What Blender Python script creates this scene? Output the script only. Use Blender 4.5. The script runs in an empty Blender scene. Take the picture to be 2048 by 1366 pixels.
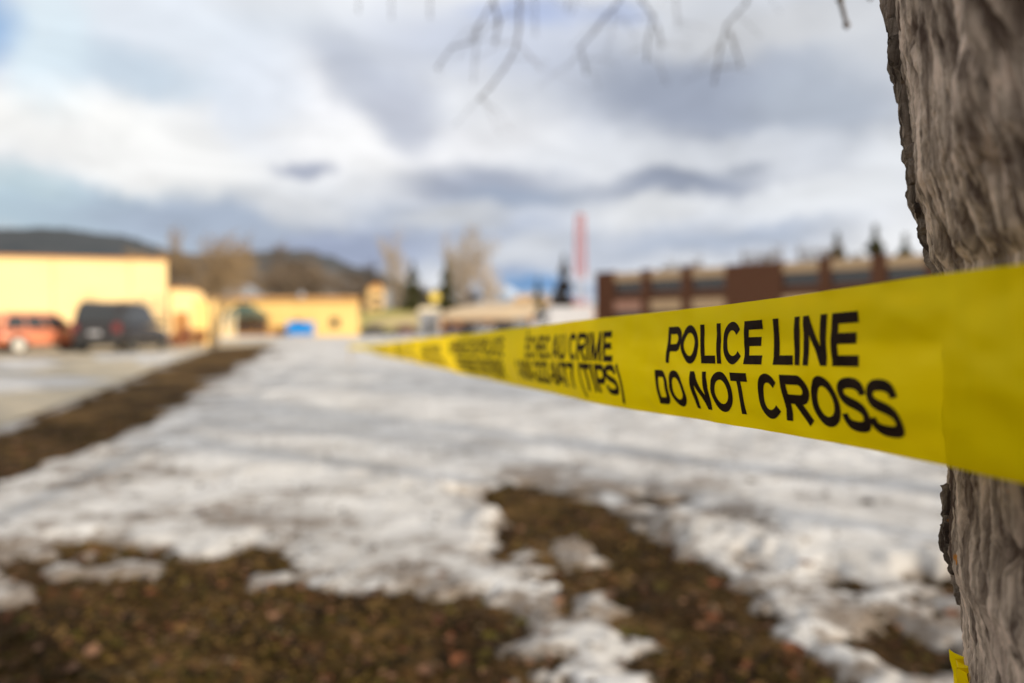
import bpy, math, random
import numpy as np
from mathutils import Vector

S = bpy.context.scene
COL = S.collection
random.seed(7)
RNG = np.random.default_rng(11)
R_ = math.radians

# ------------------------------------------------------------------ camera
CAM_H = 1.14
cam_data = bpy.data.cameras.new('camera')
cam = bpy.data.objects.new('camera', cam_data)
COL.objects.link(cam)
cam.location = (0, 0, CAM_H)
cam.rotation_euler = (R_(90 - 1.17), 0, 0)
cam_data.sensor_width = 36
cam_data.lens = 24
cam_data.clip_start = 0.02
cam_data.clip_end = 20000
cam_data.dof.use_dof = True
cam_data.dof.focus_distance = 0.405
cam_data.dof.aperture_fstop = 2.75
cam_data.dof.aperture_blades = 7
S.camera = cam

# ------------------------------------------------------------------ render
S.render.engine = 'CYCLES'
S.cycles.use_denoising = True
S.cycles.max_bounces = 6
S.cycles.transparent_max_bounces = 8
S.cycles.sample_clamp_indirect = 4
S.view_settings.view_transform = 'Standard'
S.view_settings.look = 'None'
S.view_settings.exposure = 0.2
S.view_settings.gamma = 1

# ------------------------------------------------------------------ sun
SUN_AZ = Vector((0.80, -0.60)).normalized()
SUN_EL = R_(17)
to_sun = Vector((SUN_AZ.x * math.cos(SUN_EL), SUN_AZ.y * math.cos(SUN_EL), math.sin(SUN_EL)))
sd = bpy.data.lights.new('sun', 'SUN')
sd.energy = 4.9
sd.angle = R_(0.6)
sd.color = (1.0, 0.86, 0.66)
sun = bpy.data.objects.new('sun', sd)
COL.objects.link(sun)
sun.rotation_euler = to_sun.to_track_quat('Z', 'Y').to_euler()


def lin(c):
    out = []
    for v in c:
        v = v / 255
        out.append(v / 12.92 if v <= 0.04045 else ((v + 0.055) / 1.055) ** 2.4)
    return (*out, 1)


# ------------------------------------------------------------------ sky (world)
def build_world():
    w = bpy.data.worlds.new('World')
    S.world = w
    w.use_nodes = True
    nt = w.node_tree
    N, L = nt.nodes, nt.links
    N.clear()
    out = N.new('ShaderNodeOutputWorld')
    bg = N.new('ShaderNodeBackground')
    L.new(bg.outputs[0], out.inputs[0])
    sky = N.new('ShaderNodeTexSky')
    sky.sky_type = 'NISHITA'
    sky.sun_disc = False
    sky.sun_elevation = SUN_EL
    sky.sun_rotation = math.atan2(SUN_AZ.x, SUN_AZ.y)
    dim = N.new('ShaderNodeVectorMath'); dim.operation = 'SCALE'
    dim.inputs['Scale'].default_value = 0.10
    L.new(sky.outputs[0], dim.inputs[0])
    tc = N.new('ShaderNodeTexCoord')
    sep = N.new('ShaderNodeSeparateXYZ')
    L.new(tc.outputs['Generated'], sep.inputs[0])

    def math_(op, a, b=None, c=None):
        m = N.new('ShaderNodeMath'); m.operation = op
        for i, v in enumerate((a, b, c)):
            if v is None: continue
            if isinstance(v, (int, float)): m.inputs[i].default_value = v
            else: L.new(v, m.inputs[i])
        return m.outputs[0]

    def ramp(fac, stops):
        r = N.new('ShaderNodeValToRGB')
        L.new(fac, r.inputs[0])
        el = r.color_ramp.elements
        el[0].position, el[0].color = stops[0][0], stops[0][1]
        el[1].position, el[1].color = stops[-1][0], stops[-1][1]
        for p, c in stops[1:-1]:
            e = el.new(p); e.color = c
        return r.outputs[0]

    def mix(f, a, b):
        m = N.new('ShaderNodeMix'); m.data_type = 'RGBA'
        if isinstance(f, (int, float)): m.inputs[0].default_value = f
        else: L.new(f, m.inputs[0])
        for i, v in ((6, a), (7, b)):
            if isinstance(v, tuple): m.inputs[i].default_value = v
            else: L.new(v, m.inputs[i])
        return m.outputs[2]

    # cloud deck seen as a layer overhead
    zz = math_('ADD', math_('MAXIMUM', sep.outputs[2], 0.0), 0.16)
    comb = N.new('ShaderNodeCombineXYZ')
    L.new(math_('DIVIDE', sep.outputs[0], zz), comb.inputs[0])
    L.new(math_('DIVIDE', sep.outputs[1], zz), comb.inputs[1])
    n1 = N.new('ShaderNodeTexNoise')
    n1.inputs['Scale'].default_value = 0.75
    n1.inputs['Detail'].default_value = 6
    n1.inputs['Roughness'].default_value = 0.52
    n1.inputs['Distortion'].default_value = 0.5
    L.new(comb.outputs[0], n1.inputs['Vector'])
    deck = ramp(n1.outputs[0], [(0.24, lin((188, 192, 200))), (0.38, lin((218, 220, 223))), (0.48, lin((240, 240, 239))), (0.62, lin((251, 250, 247)))])
    clear = math_('MULTIPLY', math_('SUBTRACT', 0.28, n1.outputs[0]), 6)
    clearc = N.new('ShaderNodeClamp'); L.new(clear, clearc.inputs[0])
    col = mix(math_('MULTIPLY', clearc.outputs[0], 0.8), deck, dim.outputs[0])

    # individual clouds, anchored to directions of the sky (u = x/y, v = z/y in the half with y > 0)
    yy = math_('MAXIMUM', sep.outputs[1], 0.05)
    uv = N.new('ShaderNodeCombineXYZ')
    L.new(math_('DIVIDE', sep.outputs[0], yy), uv.inputs[0])
    L.new(math_('DIVIDE', sep.outputs[2], yy), uv.inputs[1])
    nw = N.new('ShaderNodeTexNoise')
    nw.inputs['Scale'].default_value = 6
    nw.inputs['Detail'].default_value = 8
    nw.inputs['Roughness'].default_value = 0.6
    L.new(uv.outputs[0], nw.inputs['Vector'])
    wv = N.new('ShaderNodeVectorMath'); wv.operation = 'SUBTRACT'
    L.new(nw.outputs['Color'], wv.inputs[0]); wv.inputs[1].default_value = (0.5, 0.5, 0.5)
    ws = N.new('ShaderNodeVectorMath'); ws.operation = 'SCALE'
    L.new(wv.outputs[0], ws.inputs[0]); ws.inputs['Scale'].default_value = 0.10
    wp = N.new('ShaderNodeVectorMath'); wp.operation = 'ADD'
    L.new(uv.outputs[0], wp.inputs[0]); L.new(ws.outputs[0], wp.inputs[1])
    flat = N.new('ShaderNodeVectorMath'); flat.operation = 'MULTIPLY'
    L.new(wp.outputs[0], flat.inputs[0]); flat.inputs[1].default_value = (1, 1, 0)
    fwd = math_('GREATER_THAN', sep.outputs[1], 0.12)
    fade = N.new('ShaderNodeMapRange')
    L.new(sep.outputs[1], fade.inputs[0])
    fade.inputs[1].default_value = 0.15; fade.inputs[2].default_value = 0.5
    # (u, v, half width, half height, tilt deg, colour, strength), from broad to small
    for (u, v, ru, rv, rot, c, a) in SKY_CLOUDS:
        mp = N.new('ShaderNodeMapping'); mp.vector_type = 'TEXTURE'
        mp.inputs['Location'].default_value = (u, v, 0)
        mp.inputs['Rotation'].default_value = (0, 0, R_(rot))
        mp.inputs['Scale'].default_value = (ru, rv, 1)
        L.new(flat.outputs[0], mp.inputs[0])
        ln = N.new('ShaderNodeVectorMath'); ln.operation = 'LENGTH'
        L.new(mp.outputs[0], ln.inputs[0])
        mr = N.new('ShaderNodeMapRange'); mr.interpolation_type = 'SMOOTHSTEP'
        L.new(ln.outputs['Value'], mr.inputs[0])
        mr.inputs[1].default_value = 1.45; mr.inputs[2].default_value = 0.35
        mr.inputs[3].default_value = 0; mr.inputs[4].default_value = a
        f = math_('MULTIPLY', mr.outputs[0], fade.outputs[0])
        col = mix(f, col, lin(c))
    # fine structure of the cloud deck
    nf = N.new('ShaderNodeTexNoise'); nf.inputs['Scale'].default_value = 2.6; nf.inputs['Detail'].default_value = 7
    nf.inputs['Roughness'].default_value = .6; nf.inputs['Distortion'].default_value = .8
    L.new(comb.outputs[0], nf.inputs['Vector'])
    fmap = N.new('ShaderNodeMapRange'); L.new(nf.outputs[0], fmap.inputs[0])
    fmap.inputs[1].default_value = .3; fmap.inputs[2].default_value = .7; fmap.inputs[3].default_value = .82; fmap.inputs[4].default_value = 1.04
    fs = N.new('ShaderNodeVectorMath'); fs.operation = 'SCALE'
    L.new(col, fs.inputs[0]); L.new(fmap.outputs[0], fs.inputs['Scale'])
    L.new(fs.outputs[0], bg.inputs[0])
    bg.inputs[1].default_value = 1.0


def sk(px, py, rx, ry, rot, c, a):
    return ((px - 1024) / 1365, (655 - py) / 1365, rx / 1365, ry / 1365, rot, c, a)


SKY_CLOUDS = [
    sk(1024, 250, 1500, 420, 0, (216, 220, 228), 0.75),
    sk(330, 90, 420, 130, 0, (218, 226, 236), 0.8),
    sk(1600, 150, 453.6, 209, 0, (191, 196, 205), 0.95),
    sk(150, 420, 453.6, 77, -6, (177, 196, 208), 1),
    sk(480, 450, 356.4, 66, -5, (167, 179, 197), 1),
    sk(900, 480, 388.8, 66, 0, (175, 184, 201), 0.95),
    sk(1400, 470, 345.6, 66, 4, (187, 194, 207), 0.835),
    sk(130, 250, 330, 95, -5, (247, 247, 245), 0.95),
    sk(330, 330, 260, 62, -10, (238, 238, 237), 0.9),
    sk(20, 355, 140.4, 28.6, -12, (187, 205, 213), 0.72),
    sk(660, 200, 170, 90, -25, (240, 241, 245), 0.9),
    sk(760, 310, 230, 70, -5, (240, 240, 241), 0.9),
    sk(970, 280, 190, 50, 12, (233, 234, 238), 0.8),
    sk(520, 180, 90, 120, 0, (222, 230, 242), 0.6),
    sk(230, 130, 205.2, 55, -12, (195, 210, 224), 0.835),
    sk(100, 70, 90, 150, 0, (216, 231, 240), 0.8),
    sk(-30, 40, 85, 95, 30, (128, 170, 216), 0.75),
    sk(740, 165, 162, 66, -35, (177, 184, 199), 0.7775),
    sk(800, 235, 64.8, 88, 15, (187, 192, 205), 0.95),
    sk(1000, 90, 280.8, 88, 0, (194, 201, 217), 0.835),
    sk(1060, 20, 120, 36, 0, (170, 185, 220), 0.8),
    sk(1240, 25, 70, 30, 0, (172, 186, 218), 0.7),
    sk(1170, 190, 150, 60, 10, (222, 226, 234), 0.7),
    sk(1400, 190, 313.2, 93.5, -4, (157, 165, 182), 1),
    sk(1640, 200, 162, 99, 0, (173, 181, 194), 0.95),
    sk(1560, 60, 280.8, 44, 5, (201, 203, 207), 0.835),
    sk(1740, 60, 120, 120, 0, (214, 217, 222), 0.6),
    sk(1500, 300, 260, 36, 4, (212, 216, 223), 0.6),
    sk(960, 375, 178.2, 46.2, 2, (163, 170, 186), 1),
    sk(1050, 405, 151.2, 26.4, 0, (151, 163, 183), 0.835),
    sk(1350, 375, 183.6, 33, 4, (141, 150, 169), 0.8925),
    sk(1310, 355, 86.4, 15.4, 0, (141, 149, 167), 0.72),
    sk(1500, 340, 59.4, 13.2, 0, (167, 173, 185), 0.95),
    sk(1300, 430, 150, 34, 10, (226, 228, 231), 0.85),
    sk(1640, 405, 210, 40, 6, (224, 227, 231), 0.85),
    sk(1800, 330, 120, 60, 6, (226, 229, 233), 0.7),
    sk(1440, 480, 216, 19.8, 8, (171, 181, 198), 0.835),
    sk(600, 420, 130, 35, -8, (214, 215, 217), 0.7),
    sk(612, 350, 58, 18, 2, (156, 163, 182), .85),
    sk(700, 500, 172.8, 39.6, 0, (155, 165, 189), 0.95),
    sk(900, 445, 118.8, 24.2, 5, (199, 202, 207), 0.835),
    sk(1030, 500, 120, 30, 5, (212, 215, 220), 0.7),
    sk(980, 535, 97.2, 15.4, 0, (159, 171, 193), 0.835),
    sk(1060, 570, 130, 30, 0, (108, 150, 196), 0.95),
    sk(1000, 585, 64.8, 9.9, 0, (181, 197, 215), 0.72),
]
build_world()


# ------------------------------------------------------------------ helpers
def ray(px, py):
    p = R_(1.17)
    f = Vector((0, math.cos(p), -math.sin(p))); u = Vector((0, math.sin(p), math.cos(p)))
    return f + Vector(((px - 1024) / 1365, 0, 0)) + u * ((683 - py) / 1365)


def at(px, py, y):
    """world point seen in direction (px, py) of the survey photo at distance y in front of the origin"""
    r = ray(px, py)
    return Vector((0, 0, CAM_H)) + r * (y / r.y)


def gnd(px, py):
    r = ray(px, py)
    t = -CAM_H / r.z
    return (r.x * t, r.y * t)


def pos(px, y, z=0.0):
    return Vector(((px - 1024) / 1365 * y, y, z))


def zof(py, y):
    return CAM_H + (655 - py) / 1365 * y


_perm = np.random.default_rng(3).permutation(4096)


def _h(ix, iy, iz):
    return _perm[(_perm[(_perm[ix & 4095] + iy) & 4095] + iz) & 4095] / 4095.0 * 2 - 1


def vnoise(x, y, z=None):
    x = np.asarray(x, float); y = np.asarray(y, float)
    z = np.zeros_like(x) if z is None else np.asarray(z, float) + np.zeros_like(x)
    xi, yi, zi = np.floor(x).astype(int), np.floor(y).astype(int), np.floor(z).astype(int)
    fx, fy, fz = x - xi, y - yi, z - zi
    fx = fx * fx * fx * (fx * (fx * 6 - 15) + 10); fy = fy * fy * fy * (fy * (fy * 6 - 15) + 10); fz = fz * fz * (3 - 2 * fz)
    r = 0
    for a in (0, 1):
        for b in (0, 1):
            for c in (0, 1):
                w = (fx if a else 1 - fx) * (fy if b else 1 - fy) * (fz if c else 1 - fz)
                r = r + w * _h(xi + a, yi + b, zi + c)
    return r


_G = np.random.default_rng(9).normal(size=(4096, 2)); _G /= np.linalg.norm(_G, axis=1)[:, None]


def gnoise(x, y, seed=0):
    x = np.asarray(x, float) + seed * 13.7; y = np.asarray(y, float) - seed * 7.3
    xi, yi = np.floor(x).astype(int), np.floor(y).astype(int)
    fx, fy = x - xi, y - yi
    u = fx ** 3 * (fx * (fx * 6 - 15) + 10); v = fy ** 3 * (fy * (fy * 6 - 15) + 10)
    r = 0
    for a in (0, 1):
        for b in (0, 1):
            g = _G[_perm[(_perm[(xi + a) & 4095] + yi + b) & 4095]]
            r = r + (u if a else 1 - u) * (v if b else 1 - v) * (g[..., 0] * (fx - a) + g[..., 1] * (fy - b))
    return r * 1.5


def fbm(x, y, oct=4, gain=.5, seed=0.0):
    r, a = 0, 1.0
    for k in range(oct):
        r = r + a * vnoise(x * 2 ** k + 17.3 * k + seed, y * 2 ** k - 9.1 * k + seed)
        a *= gain
    return r


def new_mesh(name, verts, faces, mat=None, parent=None, smooth=False):
    me = bpy.data.meshes.new(name)
    me.from_pydata([tuple(v) for v in verts], [], faces)
    if mat: me.materials.append(mat)
    if smooth:
        me.polygons.foreach_set('use_smooth', [True] * len(me.polygons))
    me.update()
    o = bpy.data.objects.new(name, me)
    COL.objects.link(o)
    if parent: o.parent = parent
    return o


def fast_grid(name, V, nr, nc, mat, parent=None, smooth=True, keep=None, close=False):
    """V: (nr*nc,3) array; quads between rows and columns; keep: bool per vertex"""
    me = bpy.data.meshes.new(name)
    cc = nc if close else nc - 1
    r, c = np.meshgrid(np.arange(nr - 1), np.arange(cc), indexing='ij')
    c2 = (c + 1) % nc
    q = np.stack([r * nc + c, r * nc + c2, (r + 1) * nc + c2, (r + 1) * nc + c], -1).reshape(-1, 4)
    if keep is not None:
        q = q[keep[q].any(1)]
        used = np.unique(q)
        m = np.full(len(V), -1); m[used] = np.arange(len(used))
        V = V[used]; q = m[q]
    me.vertices.add(len(V)); me.vertices.foreach_set('co', V.astype(np.float32).ravel())
    me.loops.add(q.size); me.loops.foreach_set('vertex_index', q.ravel().astype(np.int32))
    me.polygons.add(len(q)); me.polygons.foreach_set('loop_start', (np.arange(len(q)) * 4).astype(np.int32))
    me.update(calc_edges=True); me.validate()
    if smooth: me.polygons.foreach_set('use_smooth', np.ones(len(me.polygons), bool))
    me.materials.append(mat)
    o = bpy.data.objects.new(name, me)
    COL.objects.link(o)
    if parent: o.parent = parent
    return o


class MB:
    def __init__(s): s.v, s.f = [], []

    def add(s, verts, faces):
        n = len(s.v); s.v += [tuple(v) for v in verts]; s.f += [tuple(i + n for i in f) for f in faces]

    def box(s, x0, x1, y0, y1, z0, z1):
        s.add([(x0, y0, z0), (x1, y0, z0), (x1, y1, z0), (x0, y1, z0), (x0, y0, z1), (x1, y0, z1), (x1, y1, z1), (x0, y1, z1)],
              [(0, 3, 2, 1), (4, 5, 6, 7), (0, 1, 5, 4), (1, 2, 6, 5), (2, 3, 7, 6), (3, 0, 4, 7)])

    def prism(s, poly, z0, z1):
        n = len(poly)
        s.add([(x, y, z0) for x, y in poly] + [(x, y, z1) for x, y in poly],
              [tuple(range(n))[::-1], tuple(range(n, 2 * n))] + [(i, (i + 1) % n, n + (i + 1) % n, n + i) for i in range(n)])

    def extrude_y(s, poly, y0, y1, inset=0, cz=0):
        """poly in xz extruded along y"""
        n = len(poly)
        s.add([(x, y0, z) for x, z in poly] + [(x, y1, z) for x, z in poly],
              [tuple(range(n)), tuple(range(n, 2 * n))[::-1]] + [(i, n + i, n + (i + 1) % n, (i + 1) % n) for i in range(n)])

    def tube(s, pts, rad, n=6, cap=True):
        pts = [Vector(p) for p in pts]
        if not isinstance(rad, (list, tuple)): rad = [rad] * len(pts)
        rings = []
        t = (pts[1] - pts[0]).normalized()
        a = t.orthogonal().normalized()
        for i, p in enumerate(pts):
            t = (pts[min(i + 1, len(pts) - 1)] - pts[max(i - 1, 0)]).normalized()
            a = (a - t * a.dot(t)).normalized(); b = t.cross(a)
            rings.append([p + (a * math.cos(2 * math.pi * k / n) + b * math.sin(2 * math.pi * k / n)) * rad[i] for k in range(n)])
        f = []
        for i in range(len(pts) - 1):
            for k in range(n):
                f.append((i * n + k, i * n + (k + 1) % n, (i + 1) * n + (k + 1) % n, (i + 1) * n + k))
        if cap:
            f.append(tuple(range(n))[::-1]); f.append(tuple(range((len(pts) - 1) * n, len(pts) * n)))
        s.add([v for r in rings for v in r], f)

    def disc(s, c, axis, r, h, n=20):
        c = Vector(c); ax = Vector(axis).normalized()
        s.tube([c - ax * h / 2, c + ax * h / 2], r, n)

    def build(s, name, mat, parent=None, smooth=False):
        return new_mesh(name, s.v, s.f, mat, parent, smooth)


def bevel(o, w, seg=2):
    m = o.modifiers.new('bevel', 'BEVEL'); m.width = w; m.segments = seg; m.limit_method = 'ANGLE'
    return o


def thing(name, label, cat, loc=(0, 0, 0), rz=0, group=None):
    o = bpy.data.objects.new(name, None)
    COL.objects.link(o); o.location = loc; o.rotation_euler = (0, 0, rz)
    o.empty_display_size = 0.2
    return tag(o, label, cat, group)


def tag(o, label=None, cat=None, group=None, kind=None):
    if label: o['label'] = label
    if cat: o['category'] = cat
    if group: o['group'] = group
    if kind: o['kind'] = kind
    return o


def copy_tree(o, parent=None):
    c = o.copy(); COL.objects.link(c)
    if parent: c.parent = parent
    for ch in list(o.children): copy_tree(ch, c)
    return c


# ------------------------------------------------------------------ materials
def mat_base(name):
    m = bpy.data.materials.new(name); m.use_nodes = True
    return m, m.node_tree, m.node_tree.nodes['Principled BSDF']


def mat(name, c1, c2=None, scale=6.0, rough=.7, detail=5, bump=0, metal=0, c3=None, vscale=(1, 1, 1), lo=.35, hi=.65, spec=.5, bdist=.01, bscale=None, coord='Object'):
    m, nt, p = mat_base(name)
    N, L = nt.nodes, nt.links
    p.inputs['Roughness'].default_value = rough
    p.inputs['Metallic'].default_value = metal
    p.inputs['Specular IOR Level'].default_value = spec
    c2 = c2 or tuple(v * .82 for v in c1)
    tc = N.new('ShaderNodeTexCoord'); mp = N.new('ShaderNodeMapping')
    mp.inputs['Scale'].default_value = vscale
    L.new(tc.outputs[coord], mp.inputs[0])
    n = N.new('ShaderNodeTexNoise'); n.inputs['Scale'].default_value = scale; n.inputs['Detail'].default_value = detail
    n.inputs['Roughness'].default_value = .6
    L.new(mp.outputs[0], n.inputs['Vector'])
    r = N.new('ShaderNodeValToRGB'); L.new(n.outputs[0], r.inputs[0])
    el = r.color_ramp.elements
    el[0].position, el[0].color = lo, (*c1, 1)
    el[1].position, el[1].color = hi, (*c2, 1)
    if c3:
        e = el.new((lo + hi) / 2); e.color = (*c3, 1)
    L.new(r.outputs[0], p.inputs['Base Color'])
    if bump:
        n2 = N.new('ShaderNodeTexNoise'); n2.inputs['Scale'].default_value = bscale or scale * 4; n2.inputs['Detail'].default_value = 6
        L.new(mp.outputs[0], n2.inputs['Vector'])
        b = N.new('ShaderNodeBump'); b.inputs['Strength'].default_value = bump; b.inputs['Distance'].default_value = bdist
        L.new(n2.outputs[0], b.inputs['Height']); L.new(b.outputs[0], p.inputs['Normal'])
    return m


def mat_island(name, cols, rough=.8, translucent=0):
    """each loose piece of a mesh takes its own colour"""
    m, nt, p = mat_base(name)
    N, L = nt.nodes, nt.links
    g = N.new('ShaderNodeNewGeometry')
    r = N.new('ShaderNodeValToRGB'); L.new(g.outputs['Random Per Island'], r.inputs[0])
    r.color_ramp.interpolation = 'CONSTANT'
    el = r.color_ramp.elements
    el[0].position, el[0].color = 0, (*cols[0], 1)
    el[1].position, el[1].color = (len(cols) - 1) / len(cols), (*cols[-1], 1)
    for i in range(1, len(cols) - 1):
        e = el.new(i / len(cols)); e.color = (*cols[i], 1)
    L.new(r.outputs[0], p.inputs['Base Color'])
    p.inputs['Roughness'].default_value = rough
    p.inputs['Specular IOR Level'].default_value = .08
    return m


def mat_glass(name, c=(.03, .04, .045), rough=.08):
    m, nt, p = mat_base(name)
    p.inputs['Base Color'].default_value = (*c, 1); p.inputs['Roughness'].default_value = rough
    p.inputs['Specular IOR Level'].default_value = .8
    return m


M = {}
M['soil'] = mat('soil', (.022, .011, .005), (.085, .044, .018), 2.2, .95, 8, .9, c3=(.045, .026, .009), lo=.3, hi=.7, bdist=.03, bscale=14, spec=.06)
M['asphalt'] = mat('asphalt', (.27, .23, .17), (.50, .42, .29), .35, .65, 8, .4, c3=(.38, .32, .23), lo=.35, hi=.62)
def soil_patches(m):
    nt = m.node_tree; N, L = nt.nodes, nt.links
    p = nt.nodes['Principled BSDF']
    src = p.inputs['Base Color'].links[0].from_socket
    tc = N.new('ShaderNodeTexCoord')
    n = N.new('ShaderNodeTexNoise'); n.inputs['Scale'].default_value = .55; n.inputs['Detail'].default_value = 9; n.inputs['Roughness'].default_value = .7
    L.new(tc.outputs['Object'], n.inputs['Vector'])
    mr = N.new('ShaderNodeMapRange'); L.new(n.outputs[0], mr.inputs[0])
    mr.inputs[1].default_value = .48; mr.inputs[2].default_value = .66
    mx = N.new('ShaderNodeMix'); mx.data_type = 'RGBA'
    L.new(mr.outputs[0], mx.inputs[0]); L.new(src, mx.inputs[6]); mx.inputs[7].default_value = (.20, .12, .045, 1)
    L.new(mx.outputs[2], p.inputs['Base Color'])


soil_patches(M['soil'])
M['leaf'] = mat_island('dead_leaf', [(.06, .032, .014), (.11, .055, .03), (.035, .02, .009), (.08, .05, .018), (.17, .095, .06), (.02, .012, .006), (.06, .05, .01), (.12, .048, .024), (.04, .03, .007), (.012, .008, .005), (.03, .018, .01), (.05, .035, .012)], .7)
M['dry_grass'] = mat_island('dry_grass', [(.09, .06, .018), (.06, .043, .01), (.14, .09, .035), (.03, .022, .006)], .8)
M['bark_far'] = mat('bark_far', (.10, .08, .06), (.16, .13, .10), 3, .95)
M['twig_gold'] = mat('twig_gold', (.27, .19, .105), (.20, .14, .08), .5, .95)
M['twig_brown'] = mat('twig_brown', (.16, .115, .08), (.11, .085, .06), .5, .95)
M['twig_pale'] = mat('twig_pale', (.50, .42, .32), (.42, .35, .27), .5, .95)
M['twig_grey'] = mat('twig_grey', (.12, .10, .09), (.16, .14, .12), 40, .9)
M['needles'] = mat_island('needles', [(.06, .065, .025), (.08, .08, .03), (.04, .045, .02), (.10, .085, .035)], .9)
M['needles_dark'] = mat_island('needles_dark', [(.05, .035, .025), (.035, .03, .018), (.06, .04, .03)], .9)
M['yellow_wall'] = mat('yellow_wall', (.88, .655, .345), (.86, .63, .32), .4, .9, 3)
M['yellow_wall_b'] = mat('yellow_wall_b', (.86, .59, .22), (.82, .54, .19), .25, .9, 3)
M['orange_trim'] = mat('orange_trim', (.55, .27, .08), (.5, .24, .07), 2, .7)
M['brown_wall'] = mat('brown_wall', (.42, .20, .06), (.34, .16, .05), 2, .8)
M['cream'] = mat('cream', (.80, .70, .50), (.75, .64, .45), 2, .7)
M['green_roof'] = mat('green_roof', (.06, .10, .08), (.08, .12, .10), 2, .6)
M['grey_roof'] = mat('grey_roof', (.25, .26, .29), (.20, .21, .24), 1, .8)
M['tan_roof'] = mat('tan_roof', (.55, .42, .27), (.48, .36, .24), .3, .9)
M['beige_panel'] = mat('beige_panel', (.53, .37, .21), (.48, .33, .19), .8, .8)
M['pink_panel'] = mat('pink_panel', (.46, .25, .17), (.42, .23, .16), .8, .8)
M['window_dark'] = mat_glass('window_dark', (.02, .022, .024), .12)
M['window_frame'] = mat('window_frame', (.07, .05, .04), None, 3, .5)
M['blue_steel'] = mat('blue_steel', (.0, .22, .62), (.0, .19, .55), 2, .4)
M['red_paint'] = mat('red_paint', (.42, .10, .09), (.38, .09, .08), 4, .5)
M['white_paint'] = mat('white_paint', (.44, .44, .47), (.38, .38, .41), 1.5, .45)
M['black_trim'] = mat('black_trim', (.018, .018, .02), (.03, .03, .03), 5, .6)
M['rubber'] = mat('rubber', (.02, .02, .02), (.035, .033, .03), 8, .9)
M['rim'] = mat('rim', (.62, .60, .55), (.5, .48, .45), 8, .35, metal=.4)
M['rim_dark'] = mat('rim_dark', (.10, .10, .10), (.07, .07, .07), 8, .4, metal=.3)
M['orange_car'] = mat('orange_car', (.60, .19, .09), (.54, .16, .07), 1, .3)
M['dark_car'] = mat('dark_car', (.022, .020, .022), (.03, .027, .028), 1, .25)
M['slate_car'] = mat('slate_car', (.045, .055, .07), (.06, .07, .085), 1, .22)
M['silver_car'] = mat('silver_car', (.42, .42, .43), (.36, .36, .37), 1, .3, metal=.3)
M['maroon_car'] = mat('maroon_car', (.14, .03, .03), None, 1, .3)
M['sign_yellow'] = mat('sign_yellow', (.80, .60, .10), (.76, .56, .08), 4, .5)
M['sign_red'] = mat('sign_red', (.5, .03, .02), None, 4, .4)
M['steel'] = mat('steel', (.30, .30, .30), (.24, .24, .24), 8, .5, metal=.6)
M['light_clear'] = mat_glass('light_clear', (.62, .62, .60), .15)
M['light_red'] = mat_glass('light_red', (.16, .02, .018), .2)
M['hill'] = mat('hazy_forest', (.022, .030, .040), (.038, .044, .052), .02, 1, 8, lo=.3, hi=.7)  # dark forest with the blue of distance haze painted into its colour
M['hill_brown'] = mat('hill_brown', (.10, .078, .060), (.055, .050, .048), .03, 1, 8, lo=.3, hi=.7)
M['lawn'] = mat('lawn', (.30, .27, .05), (.42, .33, .17), .08, .95, 6, lo=.42, hi=.6)
M['tan_ground'] = mat('tan_ground', (.52, .40, .28), (.34, .25, .17), .12, .95, 6, c3=(.60, .50, .38))
M['mountain'] = mat('mountain_snow', (.50, .56, .66), (.12, .19, .30), .004, 1, 8, lo=.42, hi=.6)
M['wood_stake'] = mat('wood_stake', (.30, .22, .13), (.22, .16, .10), 10, .9)


def brick_mat():
    m, nt, p = mat_base('brown_brick')
    N, L = nt.nodes, nt.links
    tc = N.new('ShaderNodeTexCoord'); mp = N.new('ShaderNodeMapping')
    mp.inputs['Rotation'].default_value = (R_(90), 0, 0)
    L.new(tc.outputs['Object'], mp.inputs[0])
    b = N.new('ShaderNodeTexBrick'); b.inputs['Scale'].default_value = 4.5
    b.inputs['Color1'].default_value = (.125, .052, .028, 1); b.inputs['Color2'].default_value = (.095, .040, .022, 1)
    b.inputs['Mortar'].default_value = (.15, .09, .06, 1); b.inputs['Mortar Size'].default_value = .018
    L.new(mp.outputs[0], b.inputs[0]); L.new(b.outputs[0], p.inputs['Base Color'])
    p.inputs['Roughness'].default_value = .9
    p.inputs['Specular IOR Level'].default_value = .1
    return m


M['brick'] = brick_mat()


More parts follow.
